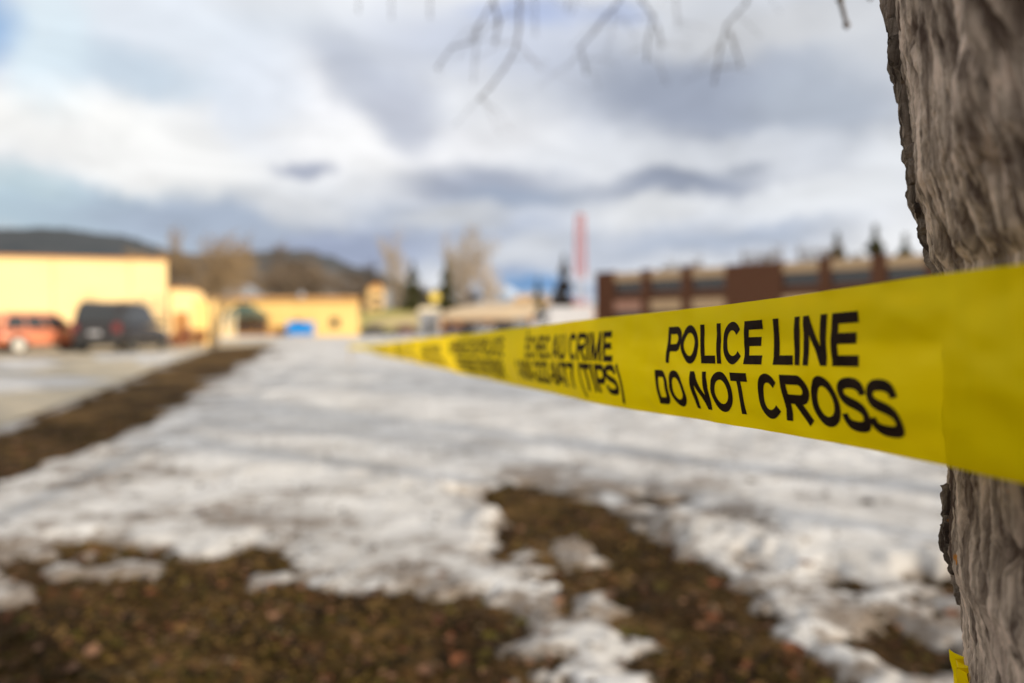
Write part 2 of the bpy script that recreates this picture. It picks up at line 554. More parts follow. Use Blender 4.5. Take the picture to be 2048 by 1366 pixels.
def snow_mat():
    m, nt, p = mat_base('old_snow')
    N, L = nt.nodes, nt.links
    tc = N.new('ShaderNodeTexCoord')
    mp = N.new('ShaderNodeMapping'); mp.inputs['Scale'].default_value = (1, 1, 0.2)
    L.new(tc.outputs['Object'], mp.inputs[0])
    n = N.new('ShaderNodeTexNoise'); n.inputs['Scale'].default_value = 1.3; n.inputs['Detail'].default_value = 9; n.inputs['Roughness'].default_value = .66
    L.new(mp.outputs[0], n.inputs['Vector'])
    r = N.new('ShaderNodeValToRGB'); L.new(n.outputs[0], r.inputs[0])
    el = r.color_ramp.elements
    el[0].position, el[0].color = .30, (.27, .25, .235, 1)
    el[1].position, el[1].color = .68, (.69, .68, .675, 1)
    e = el.new(.49); e.color = (.48, .47, .465, 1)
    n2 = N.new('ShaderNodeTexNoise'); n2.inputs['Scale'].default_value = 9; n2.inputs['Detail'].default_value = 6; n2.inputs['Roughness'].default_value = .7
    L.new(mp.outputs[0], n2.inputs['Vector'])
    r2 = N.new('ShaderNodeValToRGB'); L.new(n2.outputs[0], r2.inputs[0])
    r2.color_ramp.elements[0].position = .30; r2.color_ramp.elements[0].color = (.22, .17, .13, 1)
    r2.color_ramp.elements[1].position = .45; r2.color_ramp.elements[1].color = (1, 1, 1, 1)
    mx = N.new('ShaderNodeMix'); mx.data_type = 'RGBA'; mx.blend_type = 'MULTIPLY'; mx.inputs[0].default_value = .8
    L.new(r.outputs[0], mx.inputs[6]); L.new(r2.outputs[0], mx.inputs[7])
    # the thin rim of the melting snow is wet, grey and see-through to the soil
    at_ = N.new('ShaderNodeAttribute'); at_.attribute_name = 'thin'
    n4 = N.new('ShaderNodeTexNoise'); n4.inputs['Scale'].default_value = 16; n4.inputs['Detail'].default_value = 7; n4.inputs['Roughness'].default_value = .72
    L.new(mp.outputs[0], n4.inputs['Vector'])
    sm = N.new('ShaderNodeMath'); sm.operation = 'MULTIPLY_ADD'; L.new(n4.outputs[0], sm.inputs[0]); sm.inputs[1].default_value = 1.5
    L.new(at_.outputs['Fac'], sm.inputs[2])
    sr = N.new('ShaderNodeMapRange'); sr.interpolation_type = 'SMOOTHSTEP'; L.new(sm.outputs[0], sr.inputs[0])
    sr.inputs[1].default_value = .92; sr.inputs[2].default_value = 1.95
    mx2 = N.new('ShaderNodeMix'); mx2.data_type = 'RGBA'
    L.new(sr.outputs[0], mx2.inputs[0]); L.new(mx.outputs[2], mx2.inputs[6]); mx2.inputs[7].default_value = (.13, .095, .065, 1)
    L.new(mx2.outputs[2], p.inputs['Base Color'])
    p.inputs['Roughness'].default_value = .55
    b = N.new('ShaderNodeBump'); b.inputs['Strength'].default_value = .45; b.inputs['Distance'].default_value = .02
    L.new(n2.outputs[0], b.inputs['Height']); L.new(b.outputs[0], p.inputs['Normal'])
    return m


M['snow'] = snow_mat()


def tape_mat():
    m = bpy.data.materials.new('tape_film'); m.use_nodes = True
    nt = m.node_tree; N, L = nt.nodes, nt.links
    N.clear()
    out = N.new('ShaderNodeOutputMaterial')
    tc = N.new('ShaderNodeTexCoord')
    n = N.new('ShaderNodeTexNoise'); n.inputs['Scale'].default_value = 14; n.inputs['Detail'].default_value = 4
    L.new(tc.outputs['Object'], n.inputs['Vector'])
    r = N.new('ShaderNodeValToRGB'); L.new(n.outputs[0], r.inputs[0])
    r.color_ramp.elements[0].position = .3; r.color_ramp.elements[0].color = (1, .79, .0002, 1)
    r.color_ramp.elements[1].position = .7; r.color_ramp.elements[1].color = (1, .83, .0003, 1)
    d = N.new('ShaderNodeBsdfDiffuse'); L.new(r.outputs[0], d.inputs[0])
    t = N.new('ShaderNodeBsdfTranslucent'); t.inputs[0].default_value = (1, .71, .0002, 1)
    a = N.new('ShaderNodeMixShader'); a.inputs[0].default_value = .42
    L.new(d.outputs[0], a.inputs[1]); L.new(t.outputs[0], a.inputs[2])
    tr = N.new('ShaderNodeBsdfTransparent'); tr.inputs[0].default_value = (.95, .66, .01, 1)
    b = N.new('ShaderNodeMixShader'); b.inputs[0].default_value = .14
    L.new(a.outputs[0], b.inputs[1]); L.new(tr.outputs[0], b.inputs[2])
    g = N.new('ShaderNodeBsdfGlossy'); g.inputs['Roughness'].default_value = .34; g.inputs[0].default_value = (1, 1, 1, 1)
    fr = N.new('ShaderNodeLayerWeight'); fr.inputs[0].default_value = .5
    fp = N.new('ShaderNodeMath'); fp.operation = 'POWER'; fp.inputs[1].default_value = 5
    L.new(fr.outputs['Facing'], fp.inputs[0])
    fm = N.new('ShaderNodeMath'); fm.operation = 'MULTIPLY_ADD'; fm.inputs[1].default_value = .12; fm.inputs[2].default_value = .006
    L.new(fp.outputs[0], fm.inputs[0])
    c = N.new('ShaderNodeMixShader'); L.new(fm.outputs[0], c.inputs[0])
    L.new(b.outputs[0], c.inputs[1]); L.new(g.outputs[0], c.inputs[2])
    n2 = N.new('ShaderNodeTexNoise'); n2.inputs['Scale'].default_value = 60; n2.inputs['Detail'].default_value = 3
    mp = N.new('ShaderNodeMapping'); mp.inputs['Scale'].default_value = (1, .15, 1)
    L.new(tc.outputs['Object'], mp.inputs[0]); L.new(mp.outputs[0], n2.inputs['Vector'])
    bp = N.new('ShaderNodeBump'); bp.inputs['Strength'].default_value = .25; bp.inputs['Distance'].default_value = .002
    L.new(n2.outputs[0], bp.inputs['Height'])
    for s_ in (d, g): L.new(bp.outputs[0], s_.inputs['Normal'])
    L.new(c.outputs[0], out.inputs[0])
    return m


M['tape'] = tape_mat()
M['ink'] = mat('tape_ink', (.008, .003, .001), (.018, .008, .003), 120, .75, 4, spec=.12)


def bark_mat(dark=False):
    m, nt, p = mat_base('bark_dark' if dark else 'bark')
    N, L = nt.nodes, nt.links
    tc = N.new('ShaderNodeTexCoord')
    mp = N.new('ShaderNodeMapping'); mp.inputs['Scale'].default_value = (1, 1, .16)
    L.new(tc.outputs['Object'], mp.inputs[0])
    n = N.new('ShaderNodeTexNoise'); n.inputs['Scale'].default_value = 100; n.inputs['Detail'].default_value = 9; n.inputs['Roughness'].default_value = .62; n.inputs['Distortion'].default_value = .6
    L.new(mp.outputs[0], n.inputs['Vector'])
    r = N.new('ShaderNodeValToRGB'); L.new(n.outputs[0], r.inputs[0])
    el = r.color_ramp.elements
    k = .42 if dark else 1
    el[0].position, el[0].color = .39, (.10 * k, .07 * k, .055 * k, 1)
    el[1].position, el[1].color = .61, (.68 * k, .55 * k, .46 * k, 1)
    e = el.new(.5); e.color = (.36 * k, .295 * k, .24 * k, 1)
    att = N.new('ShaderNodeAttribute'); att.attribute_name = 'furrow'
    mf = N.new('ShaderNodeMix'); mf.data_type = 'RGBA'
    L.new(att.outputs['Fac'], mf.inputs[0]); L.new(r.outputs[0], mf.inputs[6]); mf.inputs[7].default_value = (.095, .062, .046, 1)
    # spots of orange lichen
    n3 = N.new('ShaderNodeTexNoise'); n3.inputs['Scale'].default_value = 55; n3.inputs['Detail'].default_value = 2
    L.new(tc.outputs['Object'], n3.inputs['Vector'])
    r3 = N.new('ShaderNodeValToRGB'); L.new(n3.outputs[0], r3.inputs[0])
    r3.color_ramp.elements[0].position = .745; r3.color_ramp.elements[1].position = .78
    mx = N.new('ShaderNodeMix'); mx.data_type = 'RGBA'
    L.new(r3.outputs[0], mx.inputs[0]); L.new(mf.outputs[2], mx.inputs[6]); mx.inputs[7].default_value = (.55, .22, .03, 1)
    L.new(mx.outputs[2], p.inputs['Base Color'])
    p.inputs['Roughness'].default_value = .92
    p.inputs['Specular IOR Level'].default_value = .2
    b = N.new('ShaderNodeBump'); b.inputs['Strength'].default_value = .9; b.inputs['Distance'].default_value = .004
    nb = N.new('ShaderNodeTexNoise'); nb.inputs['Scale'].default_value = 130; nb.inputs['Detail'].default_value = 6; nb.inputs['Roughness'].default_value = .7
    mb = N.new('ShaderNodeMapping'); mb.inputs['Scale'].default_value = (1, 1, .35)
    L.new(tc.outputs['Object'], mb.inputs[0]); L.new(mb.outputs[0], nb.inputs['Vector'])
    L.new(nb.outputs[0], b.inputs['Height']); L.new(b.outputs[0], p.inputs['Normal'])
    return m


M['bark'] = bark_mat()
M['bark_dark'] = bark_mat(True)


# ------------------------------------------------------------------ ground, snow, parking lot
def poly_sd(P, X, Y):
    """signed distance to polygon, positive inside"""
    P = np.array(P); n = len(P)
    d = np.full(X.shape, 1e9); inside = np.zeros(X.shape, bool)
    for i in range(n):
        a, b = P[i], P[(i + 1) % n]
        e = b - a
        t = np.clip(((X - a[0]) * e[0] + (Y - a[1]) * e[1]) / (e @ e), 0, 1)
        d = np.minimum(d, np.hypot(X - a[0] - t * e[0], Y - a[1] - t * e[1]))
        c = ((a[1] > Y) != (b[1] > Y)) & (X < (b[0] - a[0]) * (Y - a[1]) / (b[1] - a[1] + 1e-12) + a[0])
        inside ^= c
    return np.where(inside, d, -d)


BARE = [  # patches where the snow has melted off (survey points, turned into metres by gnd)
    [(-900, 1070), (-300, 1075), (60, 1120), (110, 1082), (200, 1075), (330, 1100), (430, 1105), (500, 1080), (555, 1135), (640, 1165), (760, 1178), (870, 1188),
     (950, 1192), (1040, 1222), (1100, 1262), (1062, 1300), (1090, 1366), (1100, 1700), (500, 2600), (-1500, 1900), (-2600, 1300)],
    [(940, 992), (1030, 965), (1130, 985), (1225, 1010), (1305, 1035), (1345, 1082), (1400, 1100), (1462, 1135), (1468, 1190), (1535, 1235), (1600, 1300), (1680, 1366), (1800, 1500),
     (2500, 2600), (1400, 2600), (1330, 1366), (1265, 1300), (1190, 1240), (1150, 1200), (1060, 1150), (1010, 1105), (1000, 1060), (950, 1020)],
    [(1240, 990), (1300, 985), (1375, 995), (1365, 1012), (1290, 1008)],
    [(1480, 1045), (1520, 1040), (1545, 1052), (1500, 1062)],
    [(1482, 1112), (1515, 1108), (1535, 1122), (1500, 1130)],
    [(1640, 1138), (1680, 1150), (1725, 1165), (1700, 1180), (1650, 1165)],
    [(1800, 1150), (1860, 1150), (1930, 1168), (1960, 1190), (1880, 1178)],
    [(1840, 1205), (1900, 1215), (1960, 1245), (1900, 1238)],
    [(1745, 1250), (1830, 1262), (1960, 1290), (1960, 1345), (1890, 1340), (1800, 1305)],
    [(1880, 1405), (2300, 1480), (2500, 2200), (1950, 1700)],
    # the long strip of bare earth beside the parking lot
    [(-1400, 1500), (-700, 1230), (-300, 1060), (0, 978), (170, 908), (330, 820), (440, 756), (535, 702), (555, 692), (470, 688), (420, 697), (320, 735), (200, 785), (0, 855), (-300, 960), (-1500, 1330)],
]
ISLANDS = [
    [(-60, 1150), (20, 1138), (62, 1155), (55, 1182), (0, 1195), (-60, 1185)],
    [(125, 1125), (180, 1110), (260, 1118), (285, 1140), (220, 1150), (150, 1152)],
    [(1128, 1092), (1165, 1082), (1218, 1100), (1210, 1122), (1150, 1120)],
    [(1190, 1192), (1225, 1180), (1238, 1215), (1200, 1225)],
    [(480, 1140), (545, 1132), (560, 1152), (500, 1160)],
    [(1060, 1290), (1110, 1275), (1180, 1290), (1250, 1290), (1290, 1330), (1310, 1400), (1180, 1380), (1140, 1330), (1090, 1325)],
    [(1020, 1120), (1070, 1100), (1090, 1135), (1045, 1150)],
]
BARE_W = [np.array([gnd(*p) for p in P]) for P in BARE]
ISL_W = [np.array([gnd(*p) for p in P]) for P in ISLANDS]
RIDGES = [  # raised banks of old ploughed snow: points, height, width
    ([(100, 905), (330, 915), (560, 940), (820, 975), (960, 1000), (1000, 1040)], .055, .22),
    ([(1290, 1045), (1400, 1060), (1560, 1085), (1750, 1115), (1930, 1150)], .06, .16),
    ([(500, 745), (800, 770), (1100, 800), (1400, 850), (1700, 900), (2000, 945)], .09, .7),
    ([(560, 705), (700, 700)], .15, 2.5),
]
RID_W = [(np.array([gnd(*p) for p in P]), h, w) for P, h, w in RIDGES]
LOT = [gnd(430, 697), gnd(320, 735), gnd(200, 785), gnd(0, 855), gnd(-300, 960), gnd(-1500, 1330), (-60, 1), (-60, 60), (-20, 60), (-16, 44)]


def seg_dist(P, X, Y):
    d = np.full(X.shape, 1e9)
    for a, b in zip(P[:-1], P[1:]):
        e = b - a
        t = np.clip(((X - a[0]) * e[0] + (Y - a[1]) * e[1]) / (e @ e), 0, 1)
        d = np.minimum(d, np.hypot(X - a[0] - t * e[0], Y - a[1] - t * e[1]))
    return d


def soil_h(X, Y):
    r = np.hypot(X, Y)
    f = np.clip(1 - r / 30, 0, 1)
    return f * (.012 * vnoise(X * 1.7, Y * 1.7) + .010 * vnoise(X * 7, Y * 7) + .007 * vnoise(X * 23 + 5, Y * 23)) - .02


def snow_h(X, Y):
    r = np.hypot(X, Y)
    sc = np.clip(r / 6, .6, 6)
    wx = X + .11 * vnoise(X * 3.2, Y * 4, 1.5) + .05 * vnoise(X * 10, Y * 13, 2.5)
    wy = Y + .11 * vnoise(X * 3.2, Y * 4, 7.5) + .05 * vnoise(X * 10, Y * 13, 8.5)
    far_ = np.clip(r / 12, 0, 1.6)
    wx = wx + .30 * far_ * gnoise(X * .9, Y * .55, 31) + .15 * far_ * gnoise(X * 2.4, Y * 1.3, 33)
    sd = np.full(X.shape, -1e9)
    for P in BARE_W: sd = np.maximum(sd, poly_sd(P, wx, wy))
    isl = np.full(X.shape, -1e9)
    for P in ISL_W: isl = np.maximum(isl, poly_sd(P, wx, wy))
    cover = np.maximum(-sd, isl)                  # metres inside the snow
    cover = cover + .12 * vnoise(X * 6, Y * 9, 4.2) * np.clip(1 - r / 14, 0, 1) + .055 * vnoise(X * 22, Y * 26, 1.2) * np.clip(1 - r / 9, 0, 1)
    edge = np.clip(cover / (.20 * np.clip(sc, .8, 3)), -1, 1)
    h = np.where(edge > 0, .034 * np.clip(edge, 0, 1) ** .8, .08 * edge)
    rel = (.016 * vnoise(X * 1.3, Y * 2.2, 3.3) + .007 * vnoise(X * 4, Y * 6, 5.5) + .005 * vnoise(X * 13, Y * 16, 6.5)) * np.clip(2.2 - r / 22, 0.25, 1)
    rel = rel - .028 * np.clip(vnoise(X * 3.1, Y * 4.3, 9.5) - .45, 0, 1) * 2     # footprints and melt hollows
    for P, hh, w in RID_W:
        d = seg_dist(P, wx, wy)
        rel = rel + hh * np.exp(-(d / w) ** 2) * (1 + .5 * vnoise(X * 5, Y * 5, 11.5))
    thick = h + np.where(edge > 0, rel * np.clip(edge * 1.5, 0, 1), 0)
    # dirt that has melted out: most near the bare patches and in streaks
    near = np.exp(-np.clip(cover, 0, 9) / (.34 + .04 * r))
    st = .5 + .9 * (gnoise(X * .9, Y * 1.6, 3) + .6 * gnoise(X * 2.6, Y * 4.5, 4) + .45 * gnoise(X * 8, Y * 13, 5) + .3 * gnoise(X * 24, Y * 34, 6))
    dirt = np.clip(near * 1.25 * st + .10 * np.clip(1.3 - r / 8, 0, 1) + .85 * np.clip(st - .55, 0, 1) * np.clip(1.4 - r / 9, .12, 1), 0, 1)
    return thick - .012, np.clip(np.maximum(dirt, 1 - edge * 2.2), 0, 1)


def build_ground():
    # one sheet out to the horizon
    rad = np.concatenate([[0.02], np.geomspace(.5, 12, 210), np.geomspace(12.3, 6000, 80)])
    ang = np.concatenate([np.linspace(R_(-58), R_(62), 420), np.linspace(R_(64), R_(300), 60)])
    r, a = np.meshgrid(rad, ang, indexing='ij')
    X = r * np.sin(a); Y = r * np.cos(a) - .6
    Z = soil_h(X, Y)
    V = np.stack([X, Y, Z], -1).reshape(-1, 3)
    g = fast_grid('ground', V, len(rad), len(ang), M['soil'], close=True)
    tag(g, kind='structure')
    # snow cover
    rad = np.concatenate([np.geomspace(.45, 9, 420), np.geomspace(9.1, 150, 190)])
    ang = np.linspace(R_(-56), R_(60), 640)
    r, a = np.meshgrid(rad, ang, indexing='ij')
    X = r * np.sin(a); Y = r * np.cos(a) - .6
    Zs, thin = snow_h(X, Y)
    lot = poly_sd(LOT, X, Y)
    Zs = np.where((lot > 0.1) & (X < -2), -.2, Zs)
    V = np.stack([X, Y, Zs], -1).reshape(-1, 3)
    keep = (Zs > -.08).ravel()
    me_v = V
    o = fast_grid('snow', me_v, len(rad), len(ang), M['snow'], keep=keep)
    # the attribute has to follow the vertices that were kept
    co = np.empty(len(o.data.vertices) * 3, np.float32); o.data.vertices.foreach_get('co', co); co = co.reshape(-1, 3)
    _, th = snow_h(co[:, 0].astype(float), co[:, 1].astype(float))
    at_ = o.data.attributes.new('thin', 'FLOAT', 'POINT'); at_.data.foreach_set('value', th.astype(np.float32))
    tag(o, kind='structure')
    # parking lot: a sheet 4 mm over the soil, with thin old snow and ice bands on it
    lx = np.array(LOT)
    nx, ny = 220, 160
    u, v = np.meshgrid(np.linspace(-60, -1.5, nx), np.linspace(1, 60, ny), indexing='ij')
    sdl = poly_sd(LOT, u, v)
    V = np.stack([u, v, np.where(sdl > 0, .022, -.3 + 0 * u)], -1).reshape(-1, 3)
    p = new_mesh('parking_lot', [(x, y, .022) for x, y in LOT], [tuple(range(len(LOT)))], M['asphalt'])
    tag(p, kind='structure')
    patches = [([(-200, 725), (0, 722), (90, 720), (130, 730), (60, 742), (-200, 750)], 0), ([(-300, 760), (0, 752), (160, 758), (235, 764), (150, 776), (0, 788), (-300, 800)], 1),
               ([(180, 712), (330, 708), (420, 703), (330, 716), (200, 722)], 0)]
    patches += [([(-500, 740), (-320, 735), (-260, 742), (-400, 755)], 0), ([(270, 722), (360, 716), (330, 726), (280, 730)], 0)]
    mb = MB()
    for P, k in patches:
        W = [gnd(*q) for q in P]
        n = len(W); c = np.mean(np.array(W), 0)
        vs = [(x, y, .026) for x, y in W] + [(c[0] + (x - c[0]) * .8, c[1] + (y - c[1]) * .8, .06) for x, y in W]
        mb.add(vs, [(i, (i + 1) % n, n + (i + 1) % n, n + i) for i in range(n)] + [tuple(range(n, 2 * n))])
    s2 = mb.build('snow_patches', M['snow'], None, True)
    tag(s2, kind='structure')


build_ground()


def litter():
    # fallen leaves lying on the bare earth
    rng = np.random.default_rng(5)
    n = 26000
    y = 1.2 + rng.random(n) ** 1.6 * 11
    x = (rng.random(n) * 2 - 1) * (y * 1.0 + .4)
    th, _ = snow_h(x, y)
    gz = soil_h(x, y)
    ok = (th < gz + .004) | (rng.random(n) < .035)
    ok &= poly_sd(LOT, x, y) < 0
    x, y = x[ok], y[ok]; z = np.maximum(gz[ok], th[ok])
    mb_v, mb_f = [], []
    for i in range(len(x)):
        s = rng.uniform(.009, .024) * (1.9 if rng.random() < .12 else 1); a = rng.uniform(0, 6.28); t = rng.uniform(-.5, .5); c = rng.uniform(.15, .6)
        ca, sa = math.cos(a), math.sin(a)
        pts = [(-s, 0, s * c), (-s * .3, -s * .6, s * .2), (s * .7, -s * .35, s * .3), (s * 1.1, 0, s * c * .8), (s * .6, s * .45, s * .25), (-s * .3, s * .6, s * .3), (0, 0, 0)]
        k = len(mb_v)
        for (px, py, pz) in pts:
            mb_v.append((x[i] + px * ca - py * sa, y[i] + px * sa + py * ca, z[i] + .006 + pz + py * t))
        mb_f += [(k + 6, k, k + 1), (k + 6, k + 1, k + 2), (k + 6, k + 2, k + 3), (k + 6, k + 3, k + 4), (k + 6, k + 4, k + 5), (k + 6, k + 5, k)]
    o = new_mesh('leaf_litter', mb_v, mb_f, M['leaf'])
    tag(o, 'brown and reddish dead leaves strewn over the bare earth', kind='stuff')
    n = 26000
    y = 1.2 + rng.random(n) ** 1.5 * 9
    x = (rng.random(n) * 2 - 1) * (y * 1.0 + .4)
    cl = vnoise(x * 1.4, y * 1.4, 20.5)
    th, _ = snow_h(x, y); gz = soil_h(x, y)
    ok = (th < gz) & (cl > .0) & (poly_sd(LOT, x, y) < 0)
    x, y, z = x[ok], y[ok], gz[ok]
    V, F = [], []
    for i in range(len(x)):
        a = rng.uniform(0, 6.28); l = rng.uniform(.02, .06); h = rng.uniform(.008, .03)
        ca, sa = math.cos(a), math.sin(a); w = .0022
        k = len(V)
        V += [(x[i] - sa * w, y[i] + ca * w, z[i]), (x[i] + sa * w, y[i] - ca * w, z[i]), (x[i] + ca * l * .6, y[i] + sa * l * .6, z[i] + h), (x[i] + ca * l, y[i] + sa * l, z[i] + h * .6)]
        F += [(k, k + 1, k + 2), (k, k + 2, k + 3)]
    tag(new_mesh('dry_grass', V, F, M['dry_grass']), 'flattened olive and straw grass on the bare earth', kind='stuff')
    # clods, twigs and slush crumbs
    V, F = [], []
    n = 5000
    y = 1.3 + rng.random(n) ** 1.4 * 9; x = (rng.random(n) * 2 - 1) * (y + .3)
    th, tn = snow_h(x, y); gz = soil_h(x, y)
    for i in range(n):
        if poly_sd(LOT, x[i:i + 1], y[i:i + 1])[0] > 0: continue
        if th[i] > gz[i] + .03 and rng.random() < .75: continue
        s = rng.uniform(.006, .022); zz = max(th[i], gz[i])
        k = len(V)
        for d in ((1, 0, 0), (0, 1, 0), (-1, 0, 0), (0, -1, 0), (0, 0, 1), (0, 0, -1)):
            q = rng.uniform(.6, 1.3)
            V.append((x[i] + d[0] * s * q, y[i] + d[1] * s * q, zz + d[2] * s * q * .6))
        F += [(k, k + 1, k + 4), (k + 1, k + 2, k + 4), (k + 2, k + 3, k + 4), (k + 3, k, k + 4), (k + 1, k, k + 5), (k + 2, k + 1, k + 5), (k + 3, k + 2, k + 5), (k, k + 3, k + 5)]
    tag(new_mesh('dirt_clods', V, F, mat_island('clod', [(.05, .035, .022), (.08, .055, .035), (.03, .022, .015), (.12, .09, .06)])), 'small dark clods and crumbs scattered on snow and earth', kind='stuff')


litter()


# ------------------------------------------------------------------ hills and far land
def ridge_mesh(name, prof, y, depth, material, base=-5, n=220, jag=2.0):
    """a hill range: prof = (px, py) skyline at distance y; slopes towards and away from us"""
    px = np.linspace(prof[0][0], prof[-1][0], n)
    py = np.interp(px, [p[0] for p in prof], [p[1] for p in prof])
    rows = 14
    V = []
    for j in range(rows):
        t = j / (rows - 1)
        yy = y - depth + 2 * depth * t
        k = math.sin(math.pi * t) ** .8 if 0 < t < 1 else 0
        X = (px - 1024) / 1365 * y
        top = CAM_H + (655 - py) / 1365 * y
        Z = base + (top - base) * k + jag * vnoise(X / y * 60, X * 0 + j * .7, 3.0) * k + jag * .6 * vnoise(X / y * 300, X * 0 + j * 1.7, 5.0) * k
        V.append(np.stack([X, np.full_like(X, yy), Z], -1))
    o = fast_grid(name, np.concatenate(V), rows, n, material)
    tag(o, kind='structure')
    return o


ridge_mesh('hills', [(-900, 470), (-400, 480), (-150, 468), (0, 465), (60, 468), (170, 463), (230, 470), (330, 497), (400, 515), (480, 518), (560, 512), (610, 505), (680, 522), (740, 542), (800, 562), (880, 590), (960, 616), (1060, 645)], 1300, 500, M['hill'], jag=6)
ridge_mesh('hills_near', [(300, 640), (420, 560), (520, 545), (600, 535), (680, 548), (740, 572), (800, 588), (870, 602), (930, 612), (1000, 622), (1100, 626), (1250, 632)], 420, 120, M['hill_brown'], jag=3)
ridge_mesh('mountains', [(850, 640), (930, 600), (980, 588), (1010, 572), (1040, 584), (1080, 592), (1110, 586), (1150, 600), (1230, 615), (1400, 640), (1900, 610), (2400, 640)], 6500, 1200, M['mountain'], jag=30)


def bank_mesh(name, pts, y0, y1, material):
    """sloping land; pts = (px, py of its far upper edge)"""
    n = 80
    px = np.linspace(pts[0][0], pts[-1][0], n)
    py = np.interp(px, [p[0] for p in pts], [p[1] for p in pts])
    V = []
    for t in np.linspace(0, 1, 12):
        yy = y0 + (y1 - y0) * t
        X = (px - 1024) / 1365 * yy
        ztop = CAM_H + (655 - py) / 1365 * y1
        Z = ztop * (t * t * (3 - 2 * t)) - .1 + .25 * vnoise(X * .1, X * 0 + yy * .1) * t
        V.append(np.stack([X, np.full_like(X, yy), Z], -1))
    tag(fast_grid(name, np.concatenate(V), 12, n, material), kind='structure')


bank_mesh('lawn_bank', [(600, 640), (700, 626), (780, 618), (850, 622), (930, 640)], 102, 145, M['lawn'])
bank_mesh('earth_bank', [(800, 640), (880, 622), (960, 606), (1030, 600), (1110, 604), (1200, 612), (1500, 620), (2000, 625)], 96, 150, M['tan_ground'])


# ------------------------------------------------------------------ trees
def bare_tree_data(h, spread, seed, trunk_r=.18, levels=4, twig_r=.02, stems=1, upright=.5, start=.28, kids=5):
    rng = random.Random(seed)
    tr, cr = MB(), MB()

    def grow(p, d, length, r, lev):
        n = 4
        pts = [p.copy()]; q = p.copy(); dd = d.copy()
        for i in range(n):
            dd = (dd + Vector((rng.uniform(-.22, .22), rng.uniform(-.22, .22), rng.uniform(-.06, .2) * upright))).normalized()
            q = q + dd * length / n; pts.append(q.copy())
        rads = [max(twig_r, r * (1 - .75 * i / n)) if lev < levels else twig_r * (1 - .6 * i / n) for i in range(n + 1)]
        (tr if lev == 0 else cr).tube(pts, rads, 7 if lev == 0 else 3, cap=False)
        if lev >= levels: return
        k = kids + (2 if lev == 0 else 0)
        for i in range(k):
            t = (start if lev == 0 else .2) + (1 - (start if lev == 0 else .2)) * (i + rng.random() * .8) / k
            f = t * n; j = min(int(f), n - 1)
            bp = pts[j].lerp(pts[j + 1], f - j)
            ax = Vector((rng.uniform(-1, 1), rng.uniform(-1, 1), 0)).normalized()
            nd = (dd * upright + ax * spread + Vector((0, 0, .35 * upright))).normalized()
            grow(bp, nd, length * rng.uniform(.42, .62) * (1.0 if lev == 0 else .95), r * .42, lev + 1)
    for s in range(stems):
        off = Vector((rng.uniform(-.15, .15), rng.uniform(-.15, .15), 0)) if stems > 1 else Vector()
        d = Vector((rng.uniform(-.25, .25), rng.uniform(-.25, .25), 1)).normalized() if stems > 1 else Vector((0, 0, 1))
        grow(off, d, h * .78, trunk_r / math.sqrt(stems), 0)
    return tr, cr


def make_bare(name, label, cat, loc, h, spread, seed, twigm, group=None, **k):
    t = thing(name, label, cat, loc, 0, group)
    tr, cr = bare_tree_data(h, spread, seed, **k)
    tr.build('trunk', M['bark_far'], t, True)
    cr.build('crown', twigm, t)
    return t


def make_evergreen(name, label, loc, h, r, seed, m, group=None):
    rng = random.Random(seed)
    t = thing(name, label, 'tree', loc, 0, group)
    b = MB(); b.tube([(0, 0, 0), (0, 0, h * .5), (0, 0, h * .97)], [h * .02, h * .013, .02], 7); b.build('trunk', M['bark_far'], t, True)
    c = MB()
    n = 1500
    for i in range(n):
        f = rng.random() ** .8
        z = h * (.08 + .92 * f)
        rr = r * (1 - f) ** .9 * (.75 + .4 * math.sin(z * 5.5 / h * 6)) + .05
        a = rng.uniform(0, 6.283); q = rr * rng.uniform(.25, 1.1)
        l = rr * rng.uniform(.25, .5) + h * .012; w = h * rng.uniform(.008, .02)
        ca, sa = math.cos(a), math.sin(a)
        p = Vector((ca * q, sa * q, z)); d = Vector((ca, sa, -.45)) * l; sd_ = Vector((-sa, ca, rng.uniform(-.4, .4))) * w
        c.add([p - d * .5 - sd_, p - d * .5 + sd_, p + d * .5 + sd_ * .4, p + d * .5 - sd_ * .4, p + Vector((0, 0, -w * 1.4))], [(0, 1, 2, 3), (0, 4, 3), (1, 2, 4)])
    c.build('crown', m, t)
    return t


# small multi-stemmed tree on the edge of the parking lot
make_bare('multi_stem_tree', 'bare golden brown multi-stemmed tree at the corner of the parking lot', 'tree', pos(425, 35), 4.9, .55, 21, M['twig_gold'], stems=3, trunk_r=.16, twig_r=.011, upright=.6, start=.5, kids=5, levels=4)

sh = None
for q, t_, hh, lb in [(5.4, 14, 11.5, 'big bare tree in the row right of and behind the old rough barked tree'), (9.6, 19, 11, 'bare tree in the row farthest from the old rough barked tree')]:
    p_ = Vector((q * .6 + t_ * .8, q * .8 - t_ * .6, 0))
    if sh is None:
        sh = make_bare('bare_tree', lb, 'tree', p_, 10, .6, 91, M['twig_grey'], 'bare trees in a row beside the old tree', trunk_r=.24, twig_r=.022, upright=.6, kids=6, levels=4)
        c_ = sh
    else:
        c_ = copy_tree(sh); c_.location = p_; c_['label'] = lb
    c_.scale = (hh / 10,) * 3; c_.rotation_euler.z = q

